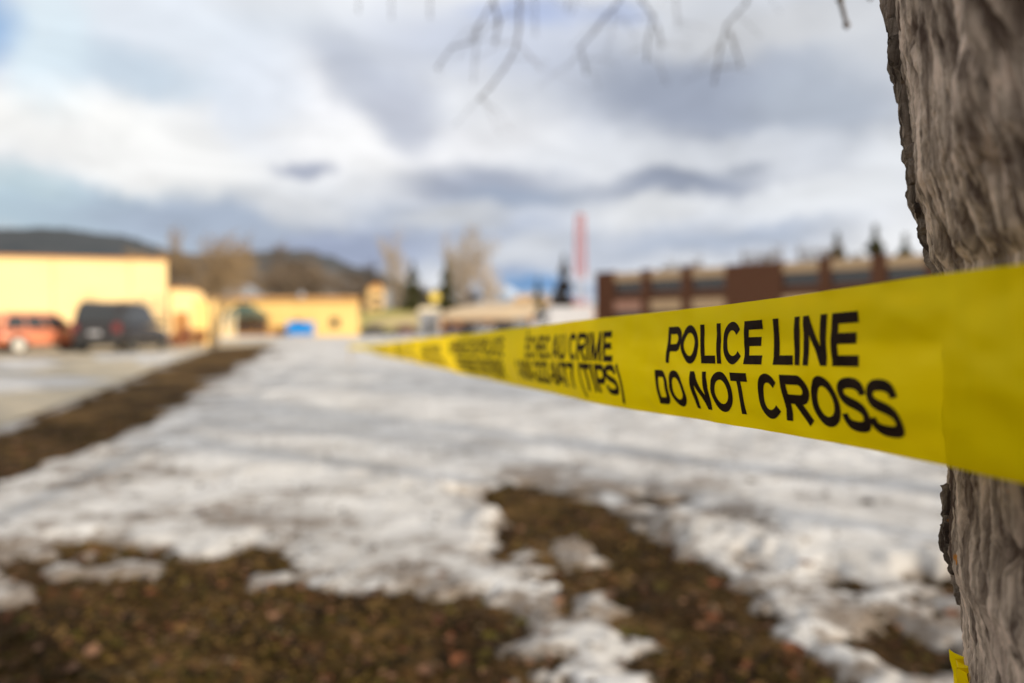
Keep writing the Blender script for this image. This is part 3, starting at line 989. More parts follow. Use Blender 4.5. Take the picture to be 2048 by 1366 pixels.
gt = 'bare trees standing behind the low yellow building'
lab = ['bare golden tree between the tall yellow wall and the low yellow building', 'bare golden tree behind the left end of the low yellow building',
       'bare brown tree left of the middle of the low yellow roof', 'tallest bare brown tree behind the middle of the low yellow roof',
       'bare brown tree behind the right half of the low yellow roof', 'bare brown tree behind the right end of the low yellow building',
       'bare brown tree just right of the low yellow building', 'low bare golden tree in front of the dark hill by the tall yellow wall', 'thin bare brown tree behind the blue container']
lab += ['bare brown tree just left of the small ochre house', 'bare brown tree between the ochre house and the first evergreen', 'bare brown tree between the two evergreens by the yellow sign', 'bare brown tree just right of the yellow diamond sign', 'low bare brown tree under the widest pale poplar', 'lowest bare brown tree at the left of the long tan roof']
specs = [(355, 492, 120), (470, 488, 135), (545, 520, 140), (600, 500, 150), (650, 512, 140), (700, 528, 150), (745, 556, 160), (395, 508, 110), (575, 515, 128), (728, 552, 165), (792, 560, 168), (850, 566, 166), (905, 574, 165), (948, 580, 168), (985, 596, 166)]
protos = {}
for i, (px, py, y) in enumerate(specs):
    hh = zof(py, y)
    key = (i in (0, 1, 7), i % 2)
    t = make_bare('bare_tree', lab[i], 'tree', pos(px, y), 10, .8, 50 + (i % 2), M['twig_gold'] if key[0] else M['twig_brown'], gt, trunk_r=.25, twig_r=.035, upright=.5, kids=6, levels=4) if key not in protos else copy_tree(protos[key])
    if key in protos: t.location = pos(px, y); t['label'] = lab[i]
    protos.setdefault(key, t)
    t.scale = (hh / 10 * .88,) * 3
    t.rotation_euler.z = i * 1.3

pop1 = make_bare('bare_poplar', 'tall pale bare poplar above the small ochre house', 'tree', pos(792, 150), 10, .6, 71, M['twig_pale'], 'pale bare poplars', trunk_r=.2, twig_r=.011, upright=.8, kids=7, levels=4)
pop1.scale = (1.5, 1.5, 1.62)
pop2 = copy_tree(pop1); pop2.location = pos(935, 150); pop2['label'] = 'widest pale bare poplar, right of the evergreens and the yellow diamond sign'
pop2.scale = (2.1, 2.1, 1.72); pop2.rotation_euler.z = 2.2
pop3 = copy_tree(pop1); pop3.location = pos(905, 158); pop3['label'] = 'slim pale bare poplar close against the widest one'
pop3.scale = (1.3, 1.3, 1.7); pop3.rotation_euler.z = 4.1
pop4 = copy_tree(pop1); pop4.location = pos(970, 152); pop4['label'] = 'lower pale bare poplar nearest the blue gap in the sky'
pop4.scale = (1.6, 1.6, 1.3); pop4.rotation_euler.z = 5.1

for (px, py, y, r, m_, lb) in [
    (826, 524, 140, 3.8, 'needles', 'dark evergreen tree just right of the small ochre house'),
    (892, 524, 138, 3.6, 'needles', 'dark green evergreen tree directly behind the yellow diamond sign'),
    (760, 560, 170, 3.2, 'needles', 'dark evergreen tree at the left of the small ochre house'),
    (1128, 508, 85, 1.9, 'needles_dark', 'dark brown evergreen tree close to the red and white mast'),
    (1112, 575, 84, 2.2, 'needles_dark', 'low broad dark evergreen left of the mast'),
    (1076, 555, 120, 1.8, 'needles', 'small lone evergreen in front of the blue gap in the sky'),
    (1672, 466, 95, 3.6, 'needles', 'evergreen top over the brick roof, left one of three'),
    (1748, 450, 92, 3.8, 'needles', 'evergreen top over the brick roof, middle and tallest of three'),
    (1808, 468, 92, 3.2, 'needles', 'evergreen top over the brick roof, nearest the rough trunk')]:
    make_evergreen('evergreen_tree', lb, pos(px, y), zof(py, y), r, int(px), M[m_], 'evergreen trees in the distance')
for (px, py, y, lb) in [(1352, 528, 90, 'faint bare tree top over the third beige panel of the brick roof'), (1500, 508, 88, 'faint bare tree top over the blank brick stretch'), (1615, 500, 90, 'faint bare tree top over the right half of the brick roof')]:
    t = copy_tree(protos[(False, 0)]); t.location = pos(px, y); hh = zof(py, y); t.scale = (hh / 16, hh / 16, hh / 9.8); t['label'] = lb; t['group'] = 'bare trees behind the brick building'


# ------------------------------------------------------------------ buildings
def local_frame(a, b):
    """origin at a, x along a->b"""
    a, b = Vector(a), Vector(b)
    return a, math.atan2((b - a).y, (b - a).x), (b - a).length


def window(parent, x0, x1, z0, z1, y=-.03, frame=.08, mull=0):
    f = MB()
    f.box(x0, x1, y - .06, y + .02, z0, z0 + frame); f.box(x0, x1, y - .06, y + .02, z1 - frame, z1)
    f.box(x0, x0 + frame, y - .06, y + .02, z0 + frame, z1 - frame); f.box(x1 - frame, x1, y - .06, y + .02, z0 + frame, z1 - frame)
    for k in range(mull):
        xm = x0 + (x1 - x0) * (k + 1) / (mull + 1); f.box(xm - .03, xm + .03, y - .06, y + .02, z0 + frame, z1 - frame)
    o = f.build('window', M['window_frame'], parent)
    p = MB(); p.box(x0 + frame, x1 - frame, y - .02, y - .005, z0 + frame, z1 - frame); p.build('pane', M['window_dark'], o)
    return o


# tall yellow building on the left
a = pos(335, 42.5); b = Vector((a.x - 20.0, a.y - 5.4, 0))
org, ang, ln = local_frame(b, a)
bd = thing('yellow_hall', 'tall pale yellow windowless building behind the parked cars', 'building', org, ang)
hz = 5.25
w = MB(); w.prism([(0, 0), (ln, 0), (ln - 3.1, 14), (-3.1, 14)], 0, hz); w.build('wall', M['yellow_wall'], bd)
w = MB(); w.prism([(-.08, -.08), (ln + .08, -.08), (ln - 3.02, 14.08), (-3.18, 14.08)], hz, hz + .14); w.build('roof_trim', M['orange_trim'], bd)
w = MB(); w.box(ln + .02, ln + 1.35, .6, 5, 0, 3.55); w.build('side_wing', M['yellow_wall'], bd)
w = MB(); w.box(ln + .02, ln + 1.40, .5, 5.1, 3.55, 3.63); w.build('wing_trim', M['orange_trim'], bd)
w = MB(); w.box(ln + 1.37, ln + 2.3, .9, 5, 0, 2.9); w.build('low_wing', M['yellow_wall_b'], bd)
for k in range(5):
    w = MB(); w.box(ln * (k + .5) / 5 - .02, ln * (k + .5) / 5 + .02, -.012, .0, .05, hz - .02); w.build('wall_joint', M['orange_trim'], bd)
w = MB(); w.box(ln + .3, ln + 1.15, .52, .598, .02, 2.1); d_ = w.build('door', M['brown_wall'], bd)
w = MB(); w.box(ln + .99, ln + 1.07, .46, .518, 1.0, 1.12); w.build('handle', M['steel'], d_)

# low yellow building in the middle
yb = 92.0
a = pos(422, yb); b = pos(718, yb - 1.5)
org, ang, ln = local_frame(a, b)
bd = thing('low_yellow_building', 'long low yellow building with a dark green gabled entrance', 'building', org, ang)
w = MB(); w.prism([(0, 0), (ln, 0), (ln - 5, 16), (-5, 16)], 0, 4.75); w.build('wall', M['yellow_wall_b'], bd)
w = MB(); w.prism([(-.3, -.5), (ln + .25, -.5), (ln - 4.7, 16.4), (-5.3, 16.4)], 4.75, 5.15); w.build('roof_edge', M['orange_trim'], bd)
w = MB(); w.prism([(-.2, -.4), (ln + .15, -.4), (ln - 4.7, 16.2), (-5.3, 16.2)], 5.154, 5.2); w.build('roof', M['cream'], bd)
# entrance gable
w = MB(); w.extrude_y([(3.0, 2.4), (5.6, 4.0), (8.2, 2.4), (8.2, 2.65), (5.6, 4.3), (3.0, 2.65)], -3.2, -.02); w.build('gable_roof', M['green_roof'], bd)
w = MB(); w.extrude_y([(3.4, 2.5), (7.8, 2.5), (5.6, 3.85)], -2.9, -2.8); w.build('gable_panel', M['green_roof'], bd)
for k in range(4):
    w = MB(); w.box(.8 + k * 1.25, 1.05 + k * 1.25, -3.0, -2.75, 0, 4.7 if k < 2 else 2.48); w.build('porch_column', M['cream'], bd)
w = MB(); w.box(3.2, 8.0, -.08, -.01, .1, 2.3); w.build('entrance_wall', M['brown_wall'], bd)
for k in range(3):
    window(bd, 3.6 + k * 1.5, 4.7 + k * 1.5, .5, 2.1, -.11)
window(bd, 11.6, 12.6, 1.2, 2.2); window(bd, 16.5, 17.7, 1.2, 2.4)
w = MB(); w.disc((12.9, -.9, 5.45), (0, 1, 0), .38, .25, 14); v_ = w.build('roof_vent', M['white_paint'], bd)
w = MB(); w.box(12.8, 13.0, -.95, -.85, 4.9, 5.2); w.build('vent_stem', M['steel'], v_)

# blue container and brown bin in front of it
cb = thing('blue_container', 'bright blue waste container in front of the low yellow building', 'container', pos(602, 87), .05)
w = MB(); w.prism([(-1.55, -.8), (1.55, -.8), (1.55, .8), (-1.55, .8)], .18, 1.55); bevel(w.build('body', M['blue_steel'], cb), .06)
w = MB(); w.add([(-1.62, -.88, 1.555), (1.62, -.88, 1.555), (1.62, .88, 1.555), (-1.62, .88, 1.555), (-1.62, -.5, 1.85), (1.62, -.5, 1.85), (1.62, .88, 1.9), (-1.62, .88, 1.9)], [(0, 3, 2, 1), (4, 5, 6, 7), (0, 1, 5, 4), (1, 2, 6, 5), (2, 3, 7, 6), (3, 0, 4, 7)]); w.build('lid', M['blue_steel'], cb)
for x in (-1.2, -.4, .4, 1.2):
    w = MB(); w.box(x - .05, x + .05, -.86, -.802, .2, 1.5); w.build('rib', M['blue_steel'], cb)
for x in (-1.3, 1.3):
    w = MB(); w.disc((x, -.6, .09), (0, 1, 0), .09, .08, 10); w.build('wheel', M['rubber'], cb)
cb = thing('brown_crate', 'low dark brown storage crate left of the blue container', 'crate', pos(560, 88), -.05)
w = MB(); w.box(-1.1, 1.1, -.5, .5, .1, 1.1); w.build('body', M['brown_wall'], cb)
w = MB(); w.box(-1.15, 1.15, -.55, .55, 1.103, 1.22); w.build('lid', M['black_trim'], cb)
for x in (-.8, .8):
    w = MB(); w.box(x - .1, x + .1, -.45, .45, 0, .098); w.build('skid', M['black_trim'], cb)

# grey roofed building behind
g = thing('grey_roofed_building', 'grey roofed building showing over the left end of the low yellow roof', 'building', pos(478, 118), .1)
w = MB(); w.box(-2.6, 2.6, 0, 6, 0, 6.8); w.build('wall', M['grey_roof'], g)
w = MB(); w.extrude_y([(-3, 6.8), (3, 6.8), (.4, 8.8), (-.4, 8.8)], -.2, 6.2); w.build('roof', M['grey_roof'], g)
window(g, -1.5, 1.5, 4.2, 5.6)
# small ochre house on the bank
zb = zof(622, 140)
g = thing('ochre_house', 'small narrow ochre house on the bank beside the evergreens', 'house', pos(755, 140, zb - .3), .35)
w = MB(); w.box(-1.9, 1.3, 0, 4, 0, 4.9); w.build('wall', mat('ochre_wall', (.62, .42, .19), (.56, .38, .17), 1, .9), g)
w = MB(); w.box(1.304, 3.1, .3, 4, 0, 4.6); w.build('grey_side', M['grey_roof'], g, )
w = MB(); w.extrude_y([(-2.2, 4.9), (1.8, 4.9), (-.2, 6.0)], -.2, 4.2); w.build('roof', M['brown_wall'], g)
window(g, -1.2, .8, 2.6, 3.6); window(g, -1.2, .8, .8, 1.8)
# beige house
g = thing('beige_house', 'beige house on top of the earth bank left of the dark evergreens', 'house', pos(1062, 128, zof(620, 128) - .4), -.1)
w = MB(); w.box(-3.4, 3.4, 0, 6, 0, 2.0); w.build('wall', M['tan_roof'], g)
w = MB(); w.extrude_y([(-3.8, 2.0), (3.8, 2.0), (2.2, 3.2), (-2.2, 3.2)], -.4, 6.3); w.build('roof', M['beige_panel'], g)
window(g, -2.2, -.8, .7, 1.6); window(g, .9, 2.3, .7, 1.6)
# long tan shed on the slope
g = thing('tan_shed', 'long shed with a pale tan roof above the parked cars', 'shed', pos(968, 105), -.22)
w = MB(); w.box(-7, 7, 0, 6, 0, 2.6); w.build('wall', M['brown_wall'], g)
w = MB(); w.add([(-7.4, -.5, 2.6), (7.4, -.5, 2.6), (7.4, 6.3, 5.0), (-7.4, 6.3, 4.2), (-7.4, -.5, 2.4), (7.4, -.5, 2.4), (7.4, 6.3, 4.8), (-7.4, 6.3, 4.0)], [(0, 1, 2, 3), (7, 6, 5, 4), (0, 4, 5, 1), (1, 5, 6, 2), (2, 6, 7, 3), (3, 7, 4, 0)]); w.build('roof', M['tan_roof'], g)
for k in range(5): window(g, -6 + k * 2.6, -4.8 + k * 2.6, 1.0, 2.0)
# small grey utility kiosk
g = thing('utility_kiosk', 'small grey kiosk with a pale roof left of the shed', 'kiosk', pos(858, 88), .15)
w = MB(); w.box(-1.2, 1.3, 0, 2.4, 0, 3.2); w.build('wall', M['grey_roof'], g)
w = MB(); w.extrude_y([(-1.5, 3.2), (1.6, 3.2), (1.2, 3.75), (-1.1, 3.75)], -.3, 2.7); w.build('roof', M['cream'], g)
w = MB(); w.box(-.4, .4, -.06, -.004, .05, 2.0); d_ = w.build('door', M['black_trim'], g)
w = MB(); w.box(.25, .32, -.12, -.062, .95, 1.1); w.build('handle', M['steel'], d_)
window(g, .55, 1.15, 1.3, 2.2)

# ---- brown brick building on the right
A = pos(1190, 74); B = pos(1850, 53)
org, ang, ln = local_frame(A, B)
bb = thing('brick_building', 'two storey brown brick building with beige panels, behind the tape', 'building', org, ang)
dx, dy = math.cos(ang), math.sin(ang)


def along(px):      # distance along the facade of the point in that direction
    k = (px - 1024) / 1365
    # (A + s d).x = k (A + s d).y
    return (k * A.y - A.x) / (dx - k * dy)


L_tot = ln + 16
H = 7.0
bays = [(1228, 1282), (1300, 1362), (1383, 1449), (1564, 1636), (1660, 1740), (1772, 1850)]
bays = [(along(p), along(q)) for p, q in bays]
bays += [(ln + 1.4, ln + 4.4), (ln + 5.8, ln + 8.8)]
w = MB()
w.box(0, L_tot, .45, 14, 0, H - .25)
w.build('rear_wall', M['brick'], bb)
edges = [0.0]
for s0, s1 in bays: edges += [s0, s1]
edges.append(L_tot)
for i in range(0, len(edges), 2):
    w = MB(); w.box(edges[i], edges[i + 1], 0, .448, 0, H if i not in (6,) else H); w.build('brick_pier', M['brick'], bb)
    if edges[i + 1] - edges[i] < 3:
        w = MB(); w.box(edges[i] - .05, edges[i + 1] + .05, -.06, .5, H + .003, H + .1); w.build('pier_cap', M['brick'], bb)
for i, (s0, s1) in enumerate(bays):
    w = MB(); w.box(s0 + .03, s1 - .03, -.02, .44, 5.98, 6.82); w.build('fascia_panel', M['beige_panel'], bb)
    w = MB(); w.box(s0 + .03, s1 - .03, .2, .44, 3.95, 4.8); w.build('brick_apron', M['brick'], bb)
    window(bb, s0 + .06, s1 - .06, 4.82, 5.96, .28, mull=2)
    w = MB(); w.box(s0 + .03, s1 - .03, -.02, .44, 2.85, 3.93); w.build('spandrel_panel', M['pink_panel'] if i == 0 else M['beige_panel'], bb)
    window(bb, s0 + .06, s1 - .06, 1.6, 2.83, .28, mull=2)
    w = MB(); w.box(s0 + .03, s1 - .03, .2, .44, 0, 1.58); w.build('brick_apron', M['brick'], bb)
w = MB(); w.box(0, L_tot, .46, 14, H - .247, H - .1); w.build('roof', M['grey_roof'], bb)
for s in (ln * .2, ln * .55, ln * .8):
    w = MB(); w.box(s, s + .7, 3, 3.7, H - .09, H + .55); w.build('roof_vent', M['steel'], bb)


# ------------------------------------------------------------------ red and white mast
ym = 72.0
mx = pos(1160, ym)
mast = thing('radio_mast', 'red and white lattice mast rising beside the brick building', 'mast', mx)
mt = zof(432, ym)
nsec = 6
cols = ['red_paint', 'red_paint', 'white_paint', 'red_paint', 'red_paint', 'red_paint']
for k in range(nsec):
    z0, z1 = mt * k / nsec, mt * (k + 1) / nsec
    r0, r1 = (.95 - .42 * k / nsec), (.95 - .42 * (k + 1) / nsec)
    w = MB()
    cor = [(math.cos(R_(45 + 90 * c)), math.sin(R_(45 + 90 * c))) for c in range(4)]
    for c in range(4):
        x, y = cor[c]; x2, y2 = cor[(c + 1) % 4]
        w.tube([(x * r0, y * r0, z0), (x * r1, y * r1, z1)], .075, 5)
        nn = 3
        for j in range(nn):
            ta, tb = j / nn, (j + 1) / nn
            ra, rb = r0 + (r1 - r0) * ta, r0 + (r1 - r0) * tb
            za, zb_ = z0 + (z1 - z0) * ta, z0 + (z1 - z0) * tb
            w.tube([(x * ra, y * ra, za), (x2 * rb, y2 * rb, zb_)], .03, 4)
            w.tube([(x2 * ra, y2 * ra, za), (x * rb, y * rb, zb_)], .03, 4)
            w.tube([(x * ra, y * ra, za), (x2 * ra, y2 * ra, za)], .03, 4)
    w.build('lattice_section', M[cols[k]], mast)
w = MB(); w.disc((0, 0, mt + .05), (0, 0, 1), .5, .1, 8); w.build('top_plate', M['red_paint'], mast)
w = MB(); w.tube([(0, 0, mt + .1), (0, 0, mt + .9)], .04, 6); w.build('antenna', M['white_paint'], mast)
w = MB(); w.box(-.9, .9, -.9, .9, 0, .35); w.build('footing', M['cream'], mast)
for s in (-1, 1):
    w = MB(); w.disc((s * .75, -.3, 2.6 + s * .4), (0, 1, 0), .34, .2, 14); w.build('dish', M['white_paint'], mast)


# ------------------------------------------------------------------ vehicles
def wheel(parent, x, y, r, side, rim='rim'):
    t = MB(); t.disc((x, y, r), (0, 1, 0), r, .22, 26)
    w_ = bevel(t.build('wheel', M['rubber'], parent, False), .03)
    q = MB(); q.disc((x, y + side * .105, r), (0, 1, 0), r * .66, .05, 22)
    for k in range(5):
        a_ = k * 2 * math.pi / 5
        q.tube([(x, y + side * .135, r), (x + math.cos(a_) * r * .58, y + side * .135, r + math.sin(a_) * r * .58)], .03, 4)
    q.build('rim', M[rim], w_)


def make_car(name, label, loc, rz, paint, kind='suv', Lg=4.5, W=1.85, Hh=1.7, group=None, cat='car', rails=True):
    """x forward, y to the left, z up; origin on the ground under the middle"""
    c = thing(name, label, cat, loc, rz, group)
    hl = Lg / 2; wr = .345 if kind != 'sedan' else .32
    belt = Hh * (.56 if kind != 'sedan' else .6)
    # lower body: rounded cross-sections lofted along the length
    xs = [-hl, -hl + .08, -hl + .35, -hl * .5, 0, hl * .45, hl - .55, hl - .15, hl]
    if kind == 'van': tops = [belt * .95, belt, belt, belt, belt, belt, belt * .98, belt * .85, belt * .6]
    else: tops = [belt * .86, belt * .97, belt, belt, belt * .99, belt * .96, belt * .86, belt * .76, belt * .58]
    wid = [.82, .93, .98, 1, 1, 1, .97, .9, .78]
    low = [.42, .34, .3, .26, .26, .26, .28, .32, .4]
    sec = []
    for x, zt, ww, zl in zip(xs, tops, wid, low):
        h_ = W / 2 * ww
        pr = [(-h_ * .86, zl), (-h_ * .97, zl + .08), (-h_, (zl + zt) / 2), (-h_ * .97, zt - .12), (-h_ * .86, zt), (h_ * .86, zt), (h_ * .97, zt - .12), (h_, (zl + zt) / 2), (h_ * .97, zl + .08), (h_ * .86, zl)]
        sec.append([(x, y, z) for y, z in pr])
    n = 10
    V = [v for s_ in sec for v in s_]
    F = [(i * n + k, i * n + (k + 1) % n, (i + 1) * n + (k + 1) % n, (i + 1) * n + k) for i in range(len(sec) - 1) for k in range(n)]
    F += [tuple(range(n))[::-1], tuple(range((len(sec) - 1) * n, len(sec) * n))]
    o = new_mesh('body', V, F, M[paint], c, True)
    m_ = o.modifiers.new('sub', 'SUBSURF'); m_.levels = m_.render_levels = 1
    # cabin
    if kind == 'suv': prof = [(-hl + .12, belt - .06), (-hl + .28, Hh - .16), (-hl + .55, Hh), (hl * .02, Hh), (hl * .2, Hh - .06), (hl * .52, belt - .04)]
    elif kind == 'van': prof = [(-hl + .06, belt - .06), (-hl + .12, Hh - .08), (-hl + .3, Hh), (hl * .35, Hh), (hl * .5, Hh - .08), (hl * .82, belt - .04)]
    elif kind == 'pickup': prof = [(-hl * .12, belt - .06), (-hl * .08, Hh - .1), (-hl * .0, Hh), (hl * .25, Hh), (hl * .32, Hh - .06), (hl * .58, belt - .04)]
    else: prof = [(-hl + .5, belt - .06), (-hl * .45, Hh - .05), (-hl * .2, Hh), (hl * .12, Hh), (hl * .22, Hh - .05), (hl * .55, belt - .06)]

    def cab_w(z): return W / 2 * (.93 - .17 * (z - belt) / (Hh - belt))
    V = [(x, -cab_w(z), z) for x, z in prof] + [(x, cab_w(z), z) for x, z in prof]
    k = len(prof)
    F = [tuple(range(k)), tuple(range(k, 2 * k))[::-1]] + [(i, k + i, k + (i + 1) % k, (i + 1) % k) for i in range(k)]
    F = [f[::-1] for f in F]
    bevel(new_mesh('cabin', V, F, M[paint], c, False), .05, 3)

    def glass(nm, pts):
        return new_mesh(nm, pts, [tuple(range(len(pts)))], M['window_dark'], c)

    def lerp(p, q, t): return (p[0] + (q[0] - p[0]) * t, p[1] + (q[1] - p[1]) * t)
    rear_b, rear_t, front_t, front_b = prof[0], prof[1], prof[-2], prof[-1]
    # rear and front screens, 8 mm proud of the cabin
    for (b_, t_, sg, nm) in ((rear_b, rear_t, -1, 'rear_window'), (front_b, front_t, 1, 'windscreen')):
        p0, p1 = lerp(b_, t_, .22), lerp(b_, t_, .92)
        nx_, nz_ = (t_[1] - b_[1]), -(t_[0] - b_[0]); l_ = math.hypot(nx_, nz_); nx_, nz_ = abs(nx_) / l_ * sg * .012, abs(nz_) / l_ * .012
        glass(nm, [(p0[0] + nx_, -cab_w(p0[1]) * .88, p0[1] + nz_), (p0[0] + nx_, cab_w(p0[1]) * .88, p0[1] + nz_), (p1[0] + nx_, cab_w(p1[1]) * .86, p1[1] + nz_), (p1[0] + nx_, -cab_w(p1[1]) * .86, p1[1] + nz_)])
    # side windows
    z0, z1 = belt + .03, Hh - .13
    fr = lerp(front_b, front_t, .15)[0]; frt = lerp(front_b, front_t, .9)[0]
    rr = lerp(rear_b, rear_t, .2)[0] + .16; rrt = lerp(rear_b, rear_t, .9)[0] + .22
    cuts = [0, .33, .66, 1] if kind in ('suv', 'van') else [0, .5, 1]
    for s_ in (-1, 1):
        for q in range(len(cuts) - 1):
            ta, tb = cuts[q] + .012, cuts[q + 1] - .012
            xa0, xb0 = rr + (fr - .12 - rr) * ta, rr + (fr - .12 - rr) * tb
            xa1, xb1 = rrt + (frt - .1 - rrt) * ta, rrt + (frt - .1 - rrt) * tb
            y0_, y1_ = s_ * (cab_w(z0) + .008), s_ * (cab_w(z1) + .008)
            glass('side_window', [(xa0, y0_, z0), (xb0, y0_, z0), (xb1, y1_, z1), (xa1, y1_, z1)])
        if rails and kind == 'suv':
            t = MB(); t.tube([(-hl + .6, s_ * W * .36, Hh + .03), (hl * .1, s_ * W * .36, Hh + .05)], .02, 5); t.build('roof_rail', M['black_trim'], c)
        for xw in (-hl * .60, hl * .62):
            a_ = MB(); a_.disc((xw, s_ * (W / 2 - .02), wr + .02), (0, 1, 0), wr + .07, .06, 24); a_.build('wheel_arch', M['black_trim'], c)
            wheel(c, xw, s_ * (W / 2 - .06), wr, s_, 'rim' if paint in ('orange_car', 'silver_car') else 'rim_dark')
        t = MB(); t.box(-hl - .02, -hl + .22, min(s_ * W * .34, s_ * W * .465), max(s_ * W * .34, s_ * W * .465), belt * .72, belt * 1.02); bevel(t.build('tail_light', M['light_red'], c), .02)
        t = MB(); t.box(hl - .28, hl - .0, min(s_ * W * .27, s_ * W * .42), max(s_ * W * .27, s_ * W * .42), belt * .58, belt * .74); bevel(t.build('headlight', M['light_clear'], c), .02)
        t = MB(); t.box(hl * .36, hl * .46, s_ * W / 2 if s_ > 0 else -W / 2 - .18, s_ * W / 2 + .18 if s_ > 0 else -W / 2, belt - .02, belt + .14); bevel(t.build('mirror', M[paint], c), .03)
        t = MB(); t.box(-hl * .1, -hl * .02, s_ * W / 2 - .02, s_ * W / 2 + .02, belt - .2, belt - .16); t.build('door_handle', M['black_trim'], c)
        t = MB(); t.box(-hl * .42, hl * .42, s_ * W / 2 - .03, s_ * W / 2 + .015, .24, .36); t.build('sill', M['black_trim'], c)
    t = MB(); t.box(-hl - .06, -hl + .12, -W * .42, W * .42, .34, .6); bevel(t.build('bumper', M['black_trim'], c), .04)
    t = MB(); t.box(hl - .12, hl + .05, -W * .40, W * .40, .32, .56); bevel(t.build('bumper', M['black_trim'], c), .04)
    t = MB(); t.box(hl - .1, hl + .02, -W * .24, W * .24, belt * .56, belt * .74); t.build('grille', M['black_trim'], c)
    t = MB(); t.box(-hl - .035, -hl - .02, -.26, .26, belt * .62, belt * .62 + .15); t.build('plate', M['white_paint'], c)
    return c


g1 = 'cars in the lot in front of the tall yellow building'
make_car('parked_car', 'orange hatchback at the left edge of the lot', pos(86, 31.6, .02), R_(52), 'orange_car', 'suv', 4.1, 1.85, 1.82, g1, rails=False)
make_car('parked_car', 'big black sport utility car seen from behind, beside the orange one', (-18.55, 32.7, .02), R_(95), 'dark_car', 'suv', 5.5, 2.2, 2.28, g1)

g2 = 'cars parked in a row far behind the tape'
rowc = [(905, 84, 'maroon_car', 'sedan', 1.5, 'dark maroon sedan at the left end of the far row'),
        (945, 84, 'dark_car', 'suv', 1.8, 'black car second in the far row, before a silver one'),
        (968, 77, 'silver_car', 'sedan', 1.5, 'silver sedan in the middle of the far row'),
        (1004, 84, 'dark_car', 'suv', 1.9, 'tall black car right of the silver sedan'),
        (1040, 80, 'silver_car', 'van', 2.15, 'silver van near the right end of the far row'),
        (1072, 86, 'dark_car', 'suv', 1.8, 'black car at the right end of the far row by the white truck')]
for (px, y, pt, kd, h_, lb) in rowc:
    make_car('parked_car', lb, pos(px, y), R_(-65 - (px % 7) * 3), pt, kd, 4.5, 1.85, h_, g2)
make_car('parked_car', 'dark sedan alone right of the low yellow building', pos(752, 92), R_(4), 'dark_car', 'sedan', 4.6, 1.8, 1.45, 'dark sedans by the low yellow building')
make_car('parked_car', 'dark maroon sedan on the road below the kiosk', pos(815, 96), R_(8), 'maroon_car', 'sedan', 4.6, 1.8, 1.45, 'dark sedans by the low yellow building')

# white box truck
tk = thing('box_truck', 'white box truck with a red rear end below the mast', 'truck', pos(1130, 58), R_(186))
w = MB(); w.box(-2.2, 1.5, -1.05, 1.05, .75, 2.9); bevel(w.build('cargo_box', M['white_paint'], tk), .04)
w = MB(); w.extrude_y([(1.55, .5), (3.0, .5), (3.0, 1.35), (2.65, 1.5), (2.3, 2.35), (1.55, 2.4)], -.95, .95); bevel(w.build('cab', M['white_paint'], tk), .05)
w = MB(); w.add([(2.67, -.8, 1.55), (2.67, .8, 1.55), (2.36, .78, 2.28), (2.36, -.78, 2.28)], [(0, 1, 2, 3)]); w.build('windscreen', M['window_dark'], tk)
for s in (-1, 1):
    w = MB(); y_ = s * .962; w.add([(1.75, y_, 1.45), (2.5, y_, 1.45), (2.25, y_, 2.2), (1.75, y_, 2.2)], [(0, 1, 2, 3)]); w.build('side_window', M['window_dark'], tk)
    w = MB(); w.box(2.98, 3.03, min(s * .5, s * .85), max(s * .5, s * .85), .8, 1.05); w.build('headlight', M['light_clear'], tk)
    for x in (-1.4, 2.1): wheel(tk, x, s * .85, .42, s)
w = MB(); w.box(-2.3, 1.5, -.5, .5, .5, .745); w.build('chassis', M['black_trim'], tk)
w = MB(); w.box(-2.26, -2.203, -1.03, 1.03, .8, 2.85); w.build('rear_door', M['red_paint'], tk)
w = MB(); w.box(-1.2, .2, 1.052, 1.058, .9, 1.3); w.build('red_stripe', M['red_paint'], tk)
w = MB(); w.box(-1.2, .2, -1.058, -1.052, .9, 1.3); w.build('red_stripe', M['red_paint'], tk)

# yellow warning sign
sg = thing('warning_sign', 'yellow diamond road sign on a pole in front of the evergreens', 'sign', pos(870, 52))
zs = zof(594, 52)
w = MB(); w.tube([(0, 0, 0), (0, 0, zs + .35)], .035, 8); w.build('pole', M['steel'], sg)
w = MB(); r = .48; w.extrude_y([(0, zs - r), (r, zs), (0, zs + r), (-r, zs)], -.075, -.045); w.build('sign_plate', M['sign_yellow'], sg)

# lamp pole and a red newspaper box, shrubs near the yellow wall
for (px, y, hgt, lb) in [(372, 41.5, 1.25, 'reddish bare shrub against the yellow side wing'), (402, 43, 1.1, 'smaller reddish bare shrub just left of the multi-stemmed tree'), (350, 40.5, .8, 'low reddish shrub by the corner of the tall yellow wall')]:
    s_ = thing('bare_shrub', lb, 'shrub', pos(px, y), 0, 'reddish shrubs along the yellow wall')
    mb = MB(); rng = random.Random(px)
    for k in range(160):
        a_ = rng.uniform(0, 6.28); t_ = rng.uniform(.05, .45)
        e = Vector((math.cos(a_) * t_ * 1.3, math.sin(a_) * t_ * 1.3, hgt * rng.uniform(.55, 1)))
        mb.tube([(math.cos(a_) * .08, math.sin(a_) * .08, 0), e * .6 + Vector((0, 0, .05)), e], [.02, .014, .007], 3, cap=False)
    mb.build('stems', mat('red_twigs', (.26, .08, .04), (.20, .09, .05), 2, .9), s_)
for (px, lb) in [(455, 'left white bollard post before the low yellow building'), (470, 'right white bollard post before the low yellow building')]:
    s_ = thing('sign_post', lb, 'post', pos(px, 60), 0, 'white posts before the low yellow building')
    w = MB(); w.tube([(0, 0, 0), (0, 0, 2.6)], .06, 8); w.build('post', M['cream'], s_)
    w = MB(); w.disc((0, 0, 2.62), (0, 0, 1), .08, .06, 10); w.build('post_cap', M['cream'], s_)


